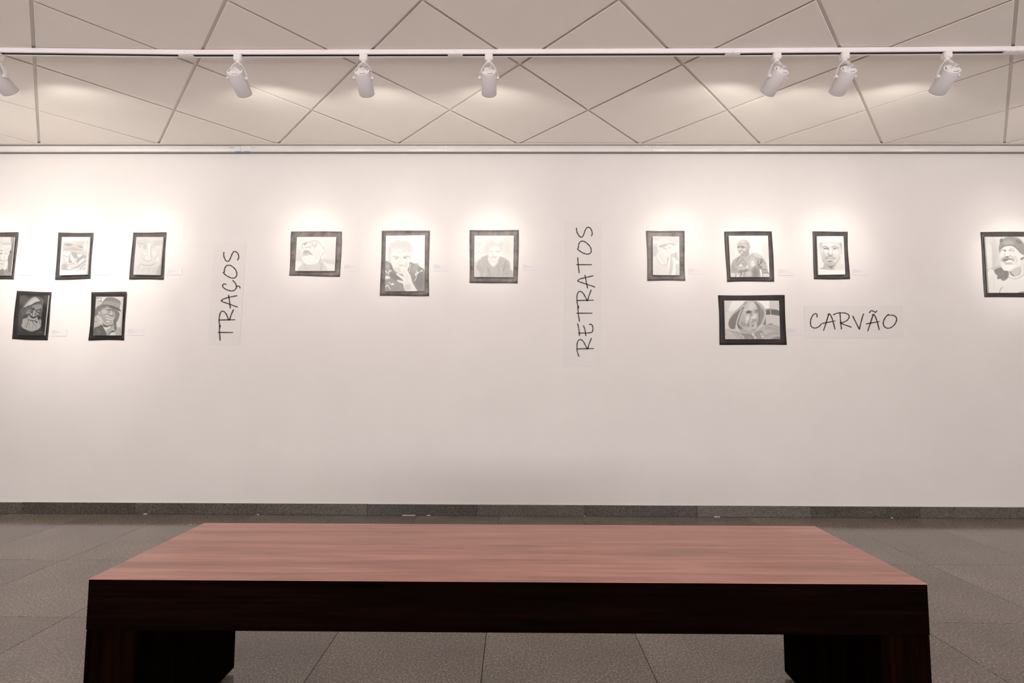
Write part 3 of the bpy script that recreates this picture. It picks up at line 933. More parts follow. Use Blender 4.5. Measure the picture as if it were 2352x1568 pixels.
def art_glasses():
    c = Canvas((677, 543, 773, 623), (1882, 1568), [(98, 20), (1862, 18), (1795, 1550), (20, 1548)], 238)
    c.ell(228, 200, 900, 260, 300); c.ell(234, 1600, 700, 300, 400); c.ell(250, 850, 90, 320, 110)
    c.poly(224, [(60, 1000), (300, 950), (420, 1180), (60, 1140)], 60); c.poly(222, [(1230, 1020), (1800, 1080), (1790, 1280), (1260, 1160)], 60)
    c.poly(246, [(30, 1140), (330, 1160), (240, 1400), (150, 1540), (30, 1540)], 40); c.poly(243, [(1220, 1150), (1500, 1240), (1800, 1290), (1790, 1545), (1440, 1545)], 50)
    c.poly(241, [(330, 330), (640, 200), (1040, 190), (1320, 600), (1200, 900), (1060, 1180), (760, 1250), (480, 1220), (320, 960), (330, 700), (440, 560), (330, 500)], 30)
    c.poly(220, [(420, 1200), (760, 1260), (1060, 1180), (1150, 960), (1220, 1160), (1180, 1545), (180, 1545), (330, 1240)], 36)
    c.poly(216, [(1200, 1170), (1380, 1300), (1460, 1540), (1180, 1540)], 40, a=.8)
    c.line(188, 16, [(440, 1230), (480, 1380), (520, 1540)]); c.line(172, 20, [(1210, 1170), (1195, 1320), (1180, 1540)]); c.line(186, 24, [(1160, 900), (1150, 1060), (1070, 1190)], .8, 16)
    c.line(138, 15, [(320, 370), (420, 300), (560, 265), (650, 265), (760, 210), (900, 180), (1030, 200)]); c.line(150, 14, [(1030, 200), (1140, 330), (1280, 500), (1310, 600)])
    c.line(165, 10, [(320, 370), (325, 500), (360, 525), (440, 520)]); c.line(170, 12, [(370, 440), (430, 510)]); c.line(172, 10, [(655, 270), (660, 380), (720, 450), (860, 450), (960, 400), (1020, 230)])
    c.poly(188, [(380, 330), (560, 270), (600, 300), (480, 380), (400, 370)], 26); c.ell(182, 460, 370, 26, 20)
    c.ell(252, 600, 360, 60, 80); c.ell(184, 610, 470, 50, 26); c.ell(186, 510, 500, 34, 26); c.line(176, 20, [(690, 450), (720, 500), (680, 545)])
    c.line(200, 12, [(740, 290), (840, 240), (940, 260), (1000, 320)], .7); c.ell(216, 860, 340, 130, 70); c.ell(250, 880, 315, 60, 42); c.line(196, 10, [(820, 310), (870, 280), (950, 310), (960, 380), (860, 420), (760, 380)], .7)
    c.ell(222, 980, 470, 130, 60, -25); c.ell(250, 1080, 510, 160, 90, -25)
    c.poly(250, [(440, 570), (620, 540), (720, 600), (900, 800), (1040, 1060), (960, 1120), (760, 860), (600, 690), (440, 640), (360, 760), (330, 900), (310, 780)], 30)
    c.poly(194, [(400, 650), (520, 600), (640, 640), (760, 760), (820, 850), (640, 800), (420, 810), (370, 800)], 30); c.line(178, 14, [(470, 715), (560, 720), (620, 700)]); c.line(226, 18, [(480, 760), (600, 750)])
    c.poly(212, [(360, 800), (620, 800), (560, 870), (420, 870), (350, 900)], 24)
    c.poly(249, [(330, 960), (480, 890), (700, 880), (900, 960), (1030, 1120), (900, 1200), (700, 1250), (520, 1220), (400, 1120)], 36)
    c.hatch(226, (380, 900, 1000, 1180), 70, 0, 9, .6, 5, 90, 70); c.line(190, 12, [(700, 560), (780, 680), (900, 830), (1030, 1010)], .7); c.hatch(224, (880, 700, 1100, 900), 60, 0, 9, .5, 6, 60, 30)
    c.poly(250, [(1200, 860), (1260, 700), (1380, 600), (1410, 680), (1350, 860), (1230, 980), (1180, 960)], 14)
    c.line(170, 18, [(1390, 630), (1310, 720), (1220, 860)], .9); c.line(178, 12, [(1400, 640), (1400, 720), (1360, 820)], .8); c.line(196, 30, [(1290, 760), (1220, 860)], .7, 14)
    c.line(184, 12, [(1480, 1480), (1560, 1470), (1660, 1480)], .6); c.grain(1.6, 5)
    return c


def art_hand():
    c = Canvas((883, 540, 977, 670), (1134, 1568), [(45, 14), (1122, 0), (1110, 1548), (12, 1555)], 252)
    c.poly(236, [(100, 420), (130, 270), (240, 200), (360, 130), (500, 95), (600, 160), (720, 200), (775, 330), (750, 560), (730, 700), (690, 760), (600, 1000), (460, 1075), (330, 1030), (200, 850), (150, 780), (95, 640), (80, 560)], 20)
    c.ell(224, 430, 260, 280, 120, 0); c.ell(226, 680, 350, 80, 130); c.ell(224, 140, 420, 40, 120)
    g = np.random.default_rng(61)
    for k in range(60):
        th = g.uniform(math.pi * 0.98, math.pi * 2.02)
        rr = g.uniform(0.62, 1.0)
        x, y = 435 + 310 * rr * math.cos(th), 400 + 280 * rr * math.sin(th)
        a0, r0 = g.uniform(0, 6.28), g.uniform(22, 44)
        c.line(g.choice([206, 214, 248]), 9, [(x + r0 * math.cos(a0 + q * .8), y + r0 * math.sin(a0 + q * .8)) for q in range(4)], .55, 5)
    c.poly(243, [(210, 480), (400, 400), (560, 470), (700, 540), (680, 760), (600, 980), (460, 1060), (330, 1010), (220, 840), (190, 640)], 30)
    c.line(196, 10, [(385, 400), (395, 470), (440, 500), (480, 470)], .8); c.line(196, 26, [(500, 440), (540, 440), (580, 400)], .6, 14)
    c.line(198, 34, [(250, 590), (330, 600), (400, 615)], .8, 16); c.line(194, 40, [(540, 610), (620, 590), (690, 600)], .8, 16)
    c.ell(196, 320, 645, 50, 22); c.ell(190, 585, 630, 55, 26); c.ell(248, 290, 640, 18, 14); c.ell(248, 625, 625, 16, 14)
    c.line(222, 18, [(440, 560), (435, 700), (400, 800)], .7); c.line(222, 14, [(500, 560), (510, 700)], .6); c.ell(214, 470, 840, 80, 26); c.ell(228, 600, 830, 40, 90); c.ell(226, 380, 960, 120, 80)
    c.line(206, 12, [(300, 830), (380, 790)], .6); c.line(214, 30, [(140, 620), (150, 740)], .7)
    c.poly(168, [(25, 770), (130, 755), (200, 860), (290, 990), (400, 1065), (480, 1080), (540, 1160), (520, 1350), (600, 1555), (12, 1555)], 12)
    c.poly(166, [(700, 750), (830, 790), (1000, 880), (1115, 1010), (1108, 1550), (890, 1550), (760, 1280), (660, 1060), (640, 960), (690, 850)], 12)
    c.ell(148, 300, 1150, 200, 90, 30); c.ell(150, 960, 1250, 130, 250); c.ell(182, 860, 920, 80, 140, 20); c.ell(150, 180, 880, 40, 120, -20); c.ell(184, 90, 860, 60, 70)
    c.line(238, 16, [(735, 800), (710, 920), (680, 1020)]); c.line(190, 20, [(830, 840), (760, 960), (740, 1060)], .7)
    c.poly(240, [(20, 965), (60, 1000), (100, 1080), (120, 980), (170, 960), (210, 1005), (150, 1000), (110, 1105), (80, 1060), (25, 1020)], 8, curve=False)
    c.poly(238, [(20, 1140), (110, 1130), (160, 1190), (60, 1220), (15, 1200)], 10)
    c.poly(242, [(75, 1310), (160, 1315), (195, 1355), (230, 1315), (280, 1370), (190, 1385), (150, 1340)], 8, curve=False)
    c.poly(242, [(15, 1430), (80, 1360), (110, 1390), (150, 1470), (195, 1490), (140, 1490), (90, 1400), (20, 1450)], 8, curve=False)
    c.poly(236, [(840, 1040), (880, 1080), (890, 970), (930, 1030), (1040, 960), (1070, 1000), (990, 1010), (880, 1120), (850, 1130)], 10, curve=False); c.line(232, 26, [(890, 1120), (870, 1200), (840, 1260)], .8)
    c.poly(243, [(340, 1055), (420, 1090), (560, 1170), (620, 1200), (520, 1090), (440, 930), (430, 880), (480, 900), (520, 960), (500, 880), (540, 865), (620, 960), (720, 1120), (770, 1300), (850, 1440), (890, 1552), (600, 1552), (520, 1370), (510, 1340), (400, 1300), (350, 1260), (380, 1240), (530, 1270), (440, 1180), (330, 1090)], 10)
    c.line(208, 14, [(460, 1000), (560, 1150), (640, 1230)], .7); c.line(200, 12, [(530, 970), (620, 1110), (660, 1180)], .7); c.line(214, 14, [(640, 1260), (720, 1400)], .6); c.line(216, 16, [(560, 1300), (640, 1250)], .6); c.ell(222, 640, 1440, 90, 90)
    c.grain(1.8, 6)
    return c


def art_sketch():
    c = Canvas((1088, 540, 1182, 638), (1504, 1568), [(30, 18), (1475, 14), (1455, 1545), (15, 1530)], 245)
    c.hatch(220, (40, 60, 420, 700), -62, 0, 12, .65, 1, 170, 90); c.hatch(252, (60, 80, 440, 680), -62, 0, 12, .7, 2, 150, 60)
    c.ell(234, 1250, 400, 160, 380); c.hatch(226, (1050, 60, 1420, 800), -65, 0, 14, .5, 3, 150, 60)
    c.poly(232, [(430, 640), (410, 460), (520, 280), (700, 200), (860, 150), (980, 190), (1080, 330), (1100, 520), (980, 640), (960, 500), (800, 400), (640, 460), (560, 560), (540, 700)], 36)
    c.ell(253, 850, 230, 100, 60); c.hatch(218, (480, 250, 1050, 440), -40, 0, 12, .5, 4, 130, 50); c.line(222, 16, [(690, 120), (800, 140), (900, 130)], .6)
    c.poly(246, [(560, 560), (700, 440), (900, 440), (980, 600), (960, 800), (880, 920), (740, 970), (620, 880), (560, 740)], 30)
    c.ell(226, 640, 600, 70, 30); c.ell(228, 900, 610, 90, 44); c.line(212, 10, [(810, 620), (860, 570), (960, 570)], .7); c.ell(253, 650, 700, 60, 60); c.ell(253, 900, 700, 60, 50); c.ell(253, 770, 690, 40, 80)
    c.ell(226, 700, 720, 26, 20); c.ell(228, 740, 800, 110, 40); c.line(206, 14, [(680, 840), (760, 845), (820, 830)], .7); c.ell(253, 750, 900, 70, 40); c.line(216, 26, [(560, 760), (600, 880), (740, 980), (880, 930)], .7, 16)
    c.poly(200, [(110, 1060), (180, 900), (330, 780), (510, 720), (560, 960), (700, 1160), (900, 960), (960, 790), (1180, 850), (1340, 1000), (1380, 1250), (1450, 1545), (20, 1535), (60, 1300)], 26)
    c.poly(222, [(20, 1000), (100, 1000), (110, 1200), (220, 1400), (200, 1540), (18, 1530)], 40)
    c.hatch(176, (180, 1000, 560, 1450), 62, 0, 16, .5, 7, 180, 40); c.hatch(176, (880, 880, 1320, 1450), 112, 0, 18, .5, 8, 220, 50); c.hatch(226, (180, 950, 1350, 1500), 75, 0, 14, .45, 9, 150, 60)
    c.line(168, 24, [(100, 1110), (130, 1200), (190, 1290)], .8); c.line(160, 34, [(1180, 980), (1140, 1140), (1080, 1300)], .7, 16); c.line(156, 16, [(580, 1340), (610, 1520)], .7)
    c.poly(248, [(520, 820), (570, 880), (680, 980), (760, 990), (900, 930), (840, 1040), (720, 1150), (620, 1060), (540, 950)], 12)
    c.line(190, 16, [(510, 900), (600, 1080), (710, 1175), (850, 1050), (930, 880)], .8); c.line(248, 14, [(740, 1170), (860, 1060), (890, 960)])
    c.line(250, 26, [(190, 880), (330, 780), (510, 705)], .9); c.line(250, 28, [(975, 760), (1100, 800), (1230, 880), (1340, 1000), (1360, 1160), (1370, 1280)], .9); c.line(250, 22, [(200, 940), (280, 850)], .8)
    c.line(246, 26, [(400, 1380), (410, 1530)], .8); c.line(251, 22, [(1240, 850), (1310, 700)], .8)
    c.grain(2, 7)
    return c


def art_cap():
    c = Canvas((1498, 541, 1562, 633), (1091, 1568), [(20, 20), (1060, 35), (1075, 1548), (30, 1535)], 240)
    c.poly(228, [(20, 30), (560, 30), (1060, 60), (1060, 280), (860, 290), (600, 160), (380, 130), (220, 240), (20, 150)], 40)
    c.poly(252, [(20, 260), (210, 250), (210, 300), (20, 305)], 8, curve=False); c.poly(226, [(20, 310), (200, 320), (190, 400), (30, 400)], 12); c.poly(216, [(30, 430), (190, 430), (240, 640), (180, 800), (60, 880), (30, 860)], 20)
    c.poly(244, [(210, 350), (250, 220), (380, 130), (540, 130), (660, 220), (700, 290), (560, 310), (400, 360), (260, 410)], 16); c.ell(252, 290, 250, 80, 70); c.line(222, 10, [(600, 160), (690, 240), (720, 290)], .8)
    c.poly(206, [(270, 410), (420, 330), (700, 290), (880, 310), (920, 350), (820, 400), (740, 340), (560, 350), (620, 410), (500, 430), (420, 470), (290, 450)], 22); c.ell(196, 350, 430, 80, 40); c.ell(210, 840, 350, 70, 40, 20)
    c.poly(244, [(260, 480), (420, 470), (600, 420), (740, 440), (760, 560), (720, 760), (640, 820), (540, 800), (400, 720), (300, 640)], 24)
    c.line(200, 26, [(420, 480), (470, 520), (560, 530), (620, 540)], .8, 12); c.ell(212, 500, 490, 50, 26); c.ell(214, 680, 480, 50, 30)
    c.line(214, 12, [(560, 700), (640, 705), (710, 705)], .8); c.line(224, 12, [(560, 640), (640, 660), (700, 640)], .5); c.line(214, 16, [(400, 740), (480, 820), (620, 830)], .6)
    c.poly(242, [(200, 470), (250, 460), (300, 540), (300, 620), (240, 600)], 12); c.ell(190, 292, 552, 20, 18); c.line(210, 12, [(205, 400), (200, 500), (240, 600)], .7)
    c.poly(240, [(260, 640), (420, 760), (600, 860), (590, 1060), (500, 1080), (400, 980), (240, 780)], 20)
    c.poly(251, [(185, 730), (230, 700), (300, 850), (400, 970), (500, 1080), (430, 1120), (300, 990), (210, 850)], 8); c.line(198, 18, [(240, 740), (340, 900), (480, 1070)], .8, 8); c.line(196, 22, [(170, 850), (230, 980), (350, 1150)], .8, 8)
    c.poly(236, [(30, 880), (150, 840), (240, 1010), (360, 1160), (600, 1110), (640, 1300), (650, 1540), (30, 1535)], 20); c.ell(226, 520, 1160, 110, 60); c.line(222, 12, [(220, 1150), (240, 1350), (230, 1530)], .8); c.hatch(226, (60, 1060, 220, 1400), 60, 0, 10, .6, 3, 120, 14)
    c.poly(198, [(600, 870), (640, 860), (630, 960), (620, 1080), (585, 1080)], 12); c.poly(250, [(645, 900), (700, 880), (690, 1000), (660, 1350), (620, 1160)], 10); c.line(214, 12, [(650, 900), (690, 960)], .7)
    c.poly(216, [(720, 760), (770, 690), (860, 690), (850, 860), (780, 880), (810, 1040), (800, 1300), (740, 1535), (660, 1535), (690, 1200), (715, 900)], 12)
    c.poly(250, [(770, 520), (900, 480), (930, 640), (880, 700), (780, 680)], 24); c.poly(204, [(860, 690), (950, 670), (1000, 800), (1045, 1010), (1000, 980), (900, 900)], 12); c.line(246, 18, [(960, 740), (990, 880), (1010, 970)])
    c.poly(249, [(775, 870), (860, 870), (930, 920), (1060, 1040), (1060, 1130), (900, 1160), (920, 1400), (900, 1540), (760, 1540), (810, 1300), (830, 1080)], 14)
    c.poly(222, [(920, 1150), (1060, 1110), (1072, 1540), (910, 1540), (930, 1390)], 20); c.grain(1.4, 8)
    return c


def art_smile():
    c = Canvas((1673, 540, 1769, 637), (1552, 1568), [(15, 20), (1465, 18), (1535, 1550), (95, 1552)], 240)
    c.ell(232, 200, 600, 240, 600); c.ell(246, 1000, 300, 450, 300); c.ell(230, 1400, 600, 160, 400)
    c.poly(182, [(100, 1150), (180, 940), (420, 770), (500, 780), (600, 900), (830, 740), (880, 660), (1150, 740), (1300, 870), (1420, 1080), (1460, 1300), (1480, 1545), (340, 1550), (340, 1430), (110, 1400)], 16)
    c.ell(206, 880, 1000, 150, 260, 10); c.ell(212, 1080, 760, 200, 70, 25); c.ell(150, 1000, 1400, 130, 200); c.ell(146, 640, 1300, 80, 60); c.ell(150, 480, 1380, 110, 100); c.ell(200, 540, 1230, 140, 60); c.ell(206, 760, 1440, 110, 100)
    c.poly(196, [(330, 440), (340, 320), (440, 210), (560, 165), (700, 210), (770, 320), (800, 420), (790, 520), (760, 620), (800, 740), (680, 920), (600, 900), (500, 780), (430, 700), (350, 560)], 14)
    c.ell(214, 520, 240, 110, 50); c.ell(212, 580, 390, 80, 40); c.ell(176, 660, 660, 90, 160, 20); c.ell(186, 740, 350, 50, 90)
    c.line(134, 34, [(440, 430), (500, 410), (600, 440)], .8, 14); c.ell(140, 540, 450, 60, 26); c.ell(148, 370, 445, 40, 30); c.line(140, 24, [(340, 430), (400, 420)], .7)
    c.ell(220, 420, 530, 44, 36); c.line(136, 20, [(380, 560), (430, 590), (490, 560)], .8); c.ell(214, 600, 540, 60, 50); c.ell(210, 360, 530, 24, 40)
    c.poly(130, [(400, 630), (560, 600), (580, 640), (500, 690), (430, 680)], 14); c.poly(252, [(425, 635), (555, 615), (530, 650), (450, 660)], 8); c.ell(206, 480, 690, 60, 18); c.ell(164, 520, 740, 60, 30)
    c.poly(200, [(740, 450), (790, 400), (810, 440), (780, 540), (750, 570)], 10); c.line(150, 12, [(750, 460), (790, 430), (770, 520)], .7)
    c.line(150, 24, [(500, 790), (580, 900), (640, 1000), (690, 1100)], .6, 10); c.line(160, 14, [(820, 760), (740, 920), (700, 1080)], .6); c.poly(196, [(600, 900), (680, 930), (760, 880), (700, 1080)], 16)
    c.line(236, 22, [(840, 720), (850, 650), (870, 660)], .9); c.line(146, 14, [(850, 750), (960, 820), (1040, 860)], .7)
    c.line(120, 26, [(320, 1010), (350, 920), (410, 790)], .8, 10); c.line(226, 14, [(330, 1030), (380, 930), (440, 800)], .9, 6); c.line(230, 18, [(330, 1160), (440, 1040), (580, 950)], .9, 6); c.line(130, 18, [(330, 1130), (430, 1030), (560, 930)], .8)
    c.hatch(140, (120, 1080, 300, 1350), 45, 0, 14, .6, 2, 130, 16); c.hatch(220, (110, 1040, 300, 1340), 45, 0, 12, .5, 3, 130, 12); c.line(236, 20, [(110, 1420), (330, 1420)], .9); c.poly(222, [(110, 1440), (330, 1440), (320, 1550), (105, 1550)], 10); c.line(160, 40, [(280, 1440), (270, 1550)], .8)
    c.poly(252, [(390, 1165), (460, 1065), (530, 1130), (520, 1140)], 8, curve=False); c.line(170, 8, [(430, 1150), (450, 1100)], .6)
    c.ell(250, 900, 990, 50, 30); c.ell(250, 910, 1080, 64, 70); c.line(160, 12, [(880, 1020), (930, 1040), (880, 1090), (930, 1110)], .7, 5)
    c.ell(252, 697, 1130, 20, 24); c.ell(252, 697, 1200, 34, 34)
    c.line(108, 44, [(1210, 900), (1180, 1040), (1120, 1120)], .7, 20); c.line(110, 40, [(1280, 960), (1200, 1060)], .7, 16); c.line(228, 18, [(1180, 1110), (1330, 950)], .9, 6); c.line(230, 16, [(1150, 1060), (1190, 920)], .8, 6)
    c.line(110, 36, [(1180, 1150), (1260, 1250), (1380, 1270)], .7, 16); c.line(232, 20, [(1270, 1120), (1420, 1090)], .9, 6); c.line(232, 22, [(1270, 1240), (1460, 1210)], .9, 6); c.line(226, 14, [(1280, 1170), (1440, 1160)], .7)
    c.line(128, 26, [(1100, 960), (1110, 1100), (1160, 1220)], .7, 14); c.line(252, 50, [(1195, 1290), (1215, 1420), (1230, 1545)], 1, 8); c.line(120, 26, [(1320, 1400), (1470, 1390)], .7, 10); c.poly(222, [(1320, 1430), (1500, 1440), (1530, 1550), (1300, 1550)], 20)
    c.line(240, 24, [(370, 1400), (400, 1490), (440, 1400)], .9, 6); c.line(242, 28, [(550, 1380), (500, 1545)], .9, 6); c.line(242, 18, [(400, 1340), (370, 1250), (400, 1190)], .7, 8); c.poly(240, [(330, 1500), (390, 1480), (390, 1550), (330, 1550)], 10)
    c.grain(2.5, 9)
    return c


def art_hood():
    c = Canvas((1663, 689, 1793, 780), (2240, 1568), [(15, 18), (2172, 20), (2225, 1545), (58, 1545)], 218)
    c.poly(222, [(15, 18), (360, 18), (220, 250), (160, 600), (40, 760)], 30, curve=False); c.hatch(200, (30, 40, 240, 480), 0, 0, 8, .5, 1, 16, 60)
    c.poly(246, [(360, 20), (800, 20), (700, 190), (560, 330), (300, 480), (190, 420), (230, 240)], 40); c.poly(228, [(60, 560), (300, 420), (420, 420), (280, 620), (160, 820), (150, 1100), (60, 1100)], 40)
    c.poly(250, [(1290, 20), (1790, 20), (1800, 330), (1640, 350), (1520, 180)], 10, curve=False); c.poly(216, [(1800, 20), (2172, 20), (2195, 410), (1800, 330)], 10, curve=False)
    c.poly(168, [(1640, 350), (1820, 325), (2060, 370), (2195, 420), (2195, 440), (1660, 430)], 8, curve=False); c.poly(118, [(1650, 410), (1830, 380), (2060, 380), (2195, 430), (2205, 625), (1860, 575), (1670, 590)], 10, curve=False); c.line(222, 22, [(1840, 400), (1850, 590)])
    c.poly(218, [(1680, 600), (1860, 580), (2205, 630), (2215, 1060), (1990, 1010), (1680, 960)], 10, curve=False)
    for k in range(5):
        c.line(196, 8, [(1690, 680 + 60 * k), (1950, 660 + 66 * k), (2210, 700 + 66 * k)], .5, 4)
        c.line(196, 8, [(1760 + 100 * k, 640 + (k % 2) * 60), (1764 + 100 * k, 690 + (k % 2) * 60)], .5, 4)
    c.poly(150, [(1590, 720), (1650, 700), (1660, 960), (1590, 1000), (1540, 920)], 14); c.poly(168, [(1700, 970), (1860, 915), (1960, 980), (2010, 1040), (1760, 1010)], 14)
    # jacket
    c.poly(188, [(58, 1170), (300, 1200), (600, 1260), (1100, 1330), (1250, 1230), (1600, 1020), (1800, 980), (2215, 1060), (2225, 1545), (58, 1545)], 14)
    c.poly(206, [(60, 1190), (300, 1260), (480, 1400), (560, 1545), (60, 1545)], 30); c.poly(160, [(480, 1260), (760, 1340), (1090, 1360), (1200, 1480), (1260, 1545), (860, 1545), (780, 1430), (600, 1320)], 16)
    for x0, y0, x1, y1, t in ((200, 1220, 480, 1420, 228), (320, 1260, 560, 1500, 150), (420, 1300, 620, 1540, 228), (580, 1320, 780, 1450, 232), (780, 1460, 740, 1545, 228), (960, 1460, 1050, 1540, 210)):
        c.line(t, 20, [(x0, y0), ((x0 + x1) / 2 + 10, (y0 + y1) / 2), (x1, y1)], .8)
    c.poly(172, [(1240, 1270), (1500, 1190), (1560, 1380), (1480, 1545), (1300, 1545), (1210, 1400)], 24); c.poly(202, [(1560, 1180), (1900, 1180), (1960, 1220), (1640, 1390), (1560, 1300)], 30)
    c.line(146, 16, [(1620, 1420), (1800, 1310), (1960, 1210)], .8); c.line(226, 10, [(1700, 1330), (1960, 1230), (2000, 1300)], .8, 5); c.line(150, 16, [(2000, 1310), (2120, 1320), (2220, 1350)], .8); c.poly(150, [(1920, 1545), (2020, 1470), (2220, 1450), (2225, 1545)], 16); c.line(222, 30, [(1760, 1510), (1960, 1410), (2220, 1380)], .6, 16)
    c.line(222, 12, [(1720, 1000), (1900, 1060), (2215, 1160)], .7); c.line(164, 14, [(1700, 1040), (1900, 1100), (2200, 1170)], .6)
    # hood
    c.poly(196, [(160, 960), (180, 800), (300, 580), (560, 320), (800, 110), (1000, 30), (1260, 20), (1440, 120), (1600, 300), (1650, 480), (1640, 680), (1560, 880), (1300, 1150), (1180, 1270), (900, 1180), (600, 1200), (280, 1170), (180, 1080)], 12)
    c.poly(140, [(180, 980), (200, 820), (330, 620), (560, 420), (800, 260), (760, 360), (620, 560), (540, 760), (490, 960), (440, 1110), (300, 1150), (220, 1100)], 18)
    c.line(232, 18, [(150, 960), (180, 790), (290, 600)], .8); c.line(232, 30, [(165, 1000), (200, 1100), (290, 1170), (400, 1175), (520, 1150)], .9, 10)
    c.line(226, 44, [(715, 370), (650, 460), (580, 640), (520, 820), (490, 960), (510, 1080), (570, 1190)], .9, 10); c.poly(222, [(440, 1050), (500, 980), (520, 1110), (580, 1200), (500, 1140)], 12)
    c.poly(132, [(700, 420), (780, 330), (700, 520), (620, 760), (560, 900), (620, 1010), (760, 1160), (620, 1150), (540, 1040), (520, 900), (600, 680)], 14)
    c.poly(148, [(1180, 70), (1300, 110), (1440, 260), (1560, 420), (1580, 600), (1500, 850), (1340, 1060), (1330, 1000), (1350, 820), (1350, 600), (1340, 400), (1290, 230)], 16); c.line(206, 16, [(1300, 60), (1480, 200), (1570, 400), (1570, 620), (1480, 860)], .8); c.line(176, 40, [(1440, 300), (1480, 560), (1430, 820)], .7, 20); c.line(232, 16, [(1640, 420), (1640, 640), (1560, 850), (1310, 1130)], .8)
    c.line(236, 14, [(1575, 920), (1590, 780), (1620, 700)], .8)
    # face
    c.poly(206, [(780, 330), (860, 190), (1000, 60), (1160, 70), (1250, 200), (1310, 330), (1340, 480), (1350, 660), (1350, 860), (1300, 1060), (1180, 1240), (1040, 1220), (760, 1110), (620, 980), (600, 850), (660, 640), (740, 440)], 20)
    c.ell(224, 1090, 230, 130, 140); c.ell(196, 740, 800, 110, 220, 15); c.ell(176, 840, 120, 50, 80, 40)
    c.line(236, 34, [(850, 500), (870, 400), (980, 340), (1080, 370)], .8, 20); c.poly(124, [(870, 460), (980, 410), (1110, 460), (1080, 500), (960, 530), (880, 530)], 22); c.ell(110, 985, 505, 40, 26); c.ell(216, 960, 570, 60, 24, -10)
    c.poly(150, [(1200, 420), (1330, 370), (1340, 500), (1220, 520)], 20); c.ell(230, 1270, 470, 40, 26); c.ell(120, 1290, 465, 20, 22); c.ell(170, 1080, 560, 40, 60)
    c.ell(238, 1200, 660, 60, 110, 15); c.ell(240, 1110, 710, 50, 36); c.line(130, 22, [(1110, 760), (1170, 745), (1230, 730)], .8); c.ell(236, 940, 720, 80, 100, 10); c.ell(230, 900, 880, 30, 70)
    c.line(158, 50, [(930, 960), (1000, 830), (1050, 640)], .5, 30); c.ell(232, 1090, 800, 30, 26); c.line(128, 36, [(1110, 860), (1200, 800), (1310, 790)], .8, 16); c.line(214, 20, [(1120, 880), (1200, 850), (1280, 835)], .9); c.line(126, 14, [(1090, 890), (1180, 890), (1290, 860)], .9); c.ell(212, 1150, 930, 110, 26)
    c.ell(164, 960, 980, 50, 80); c.ell(160, 1150, 1010, 60, 50); c.ell(216, 1230, 1040, 60, 60); c.ell(160, 1330, 960, 26, 120); c.ell(176, 760, 960, 150, 90, 30); c.ell(184, 1180, 1190, 120, 40)
    c.poly(190, [(600, 1150), (800, 1160), (1060, 1250), (1140, 1310), (1090, 1330), (700, 1290), (640, 1260)], 14); c.line(230, 22, [(520, 1200), (660, 1290), (860, 1310), (1080, 1340)], .9); c.line(128, 16, [(690, 1320), (900, 1330), (1080, 1350)], .8)
    c.line(226, 22, [(1180, 1280), (1300, 1200), (1560, 1130), (1590, 1040)], .9); c.line(150, 26, [(1160, 1240), (1230, 1160)], .7)
    c.line(236, 26, [(1100, 1360), (1200, 1440), (1260, 1520)], .9); c.ell(240, 1150, 1360, 30, 34); c.ell(240, 1235, 1480, 34, 40); c.line(232, 14, [(1200, 1320), (1210, 1420)], .8)
    c.ell(234, 1480, 1355, 40, 36); c.ell(164, 1485, 1360, 16, 14); c.ell(236, 1520, 1440, 40, 38); c.line(228, 18, [(1600, 1490), (1680, 1530)], .8)
    c.grain(3, 10)
    return c


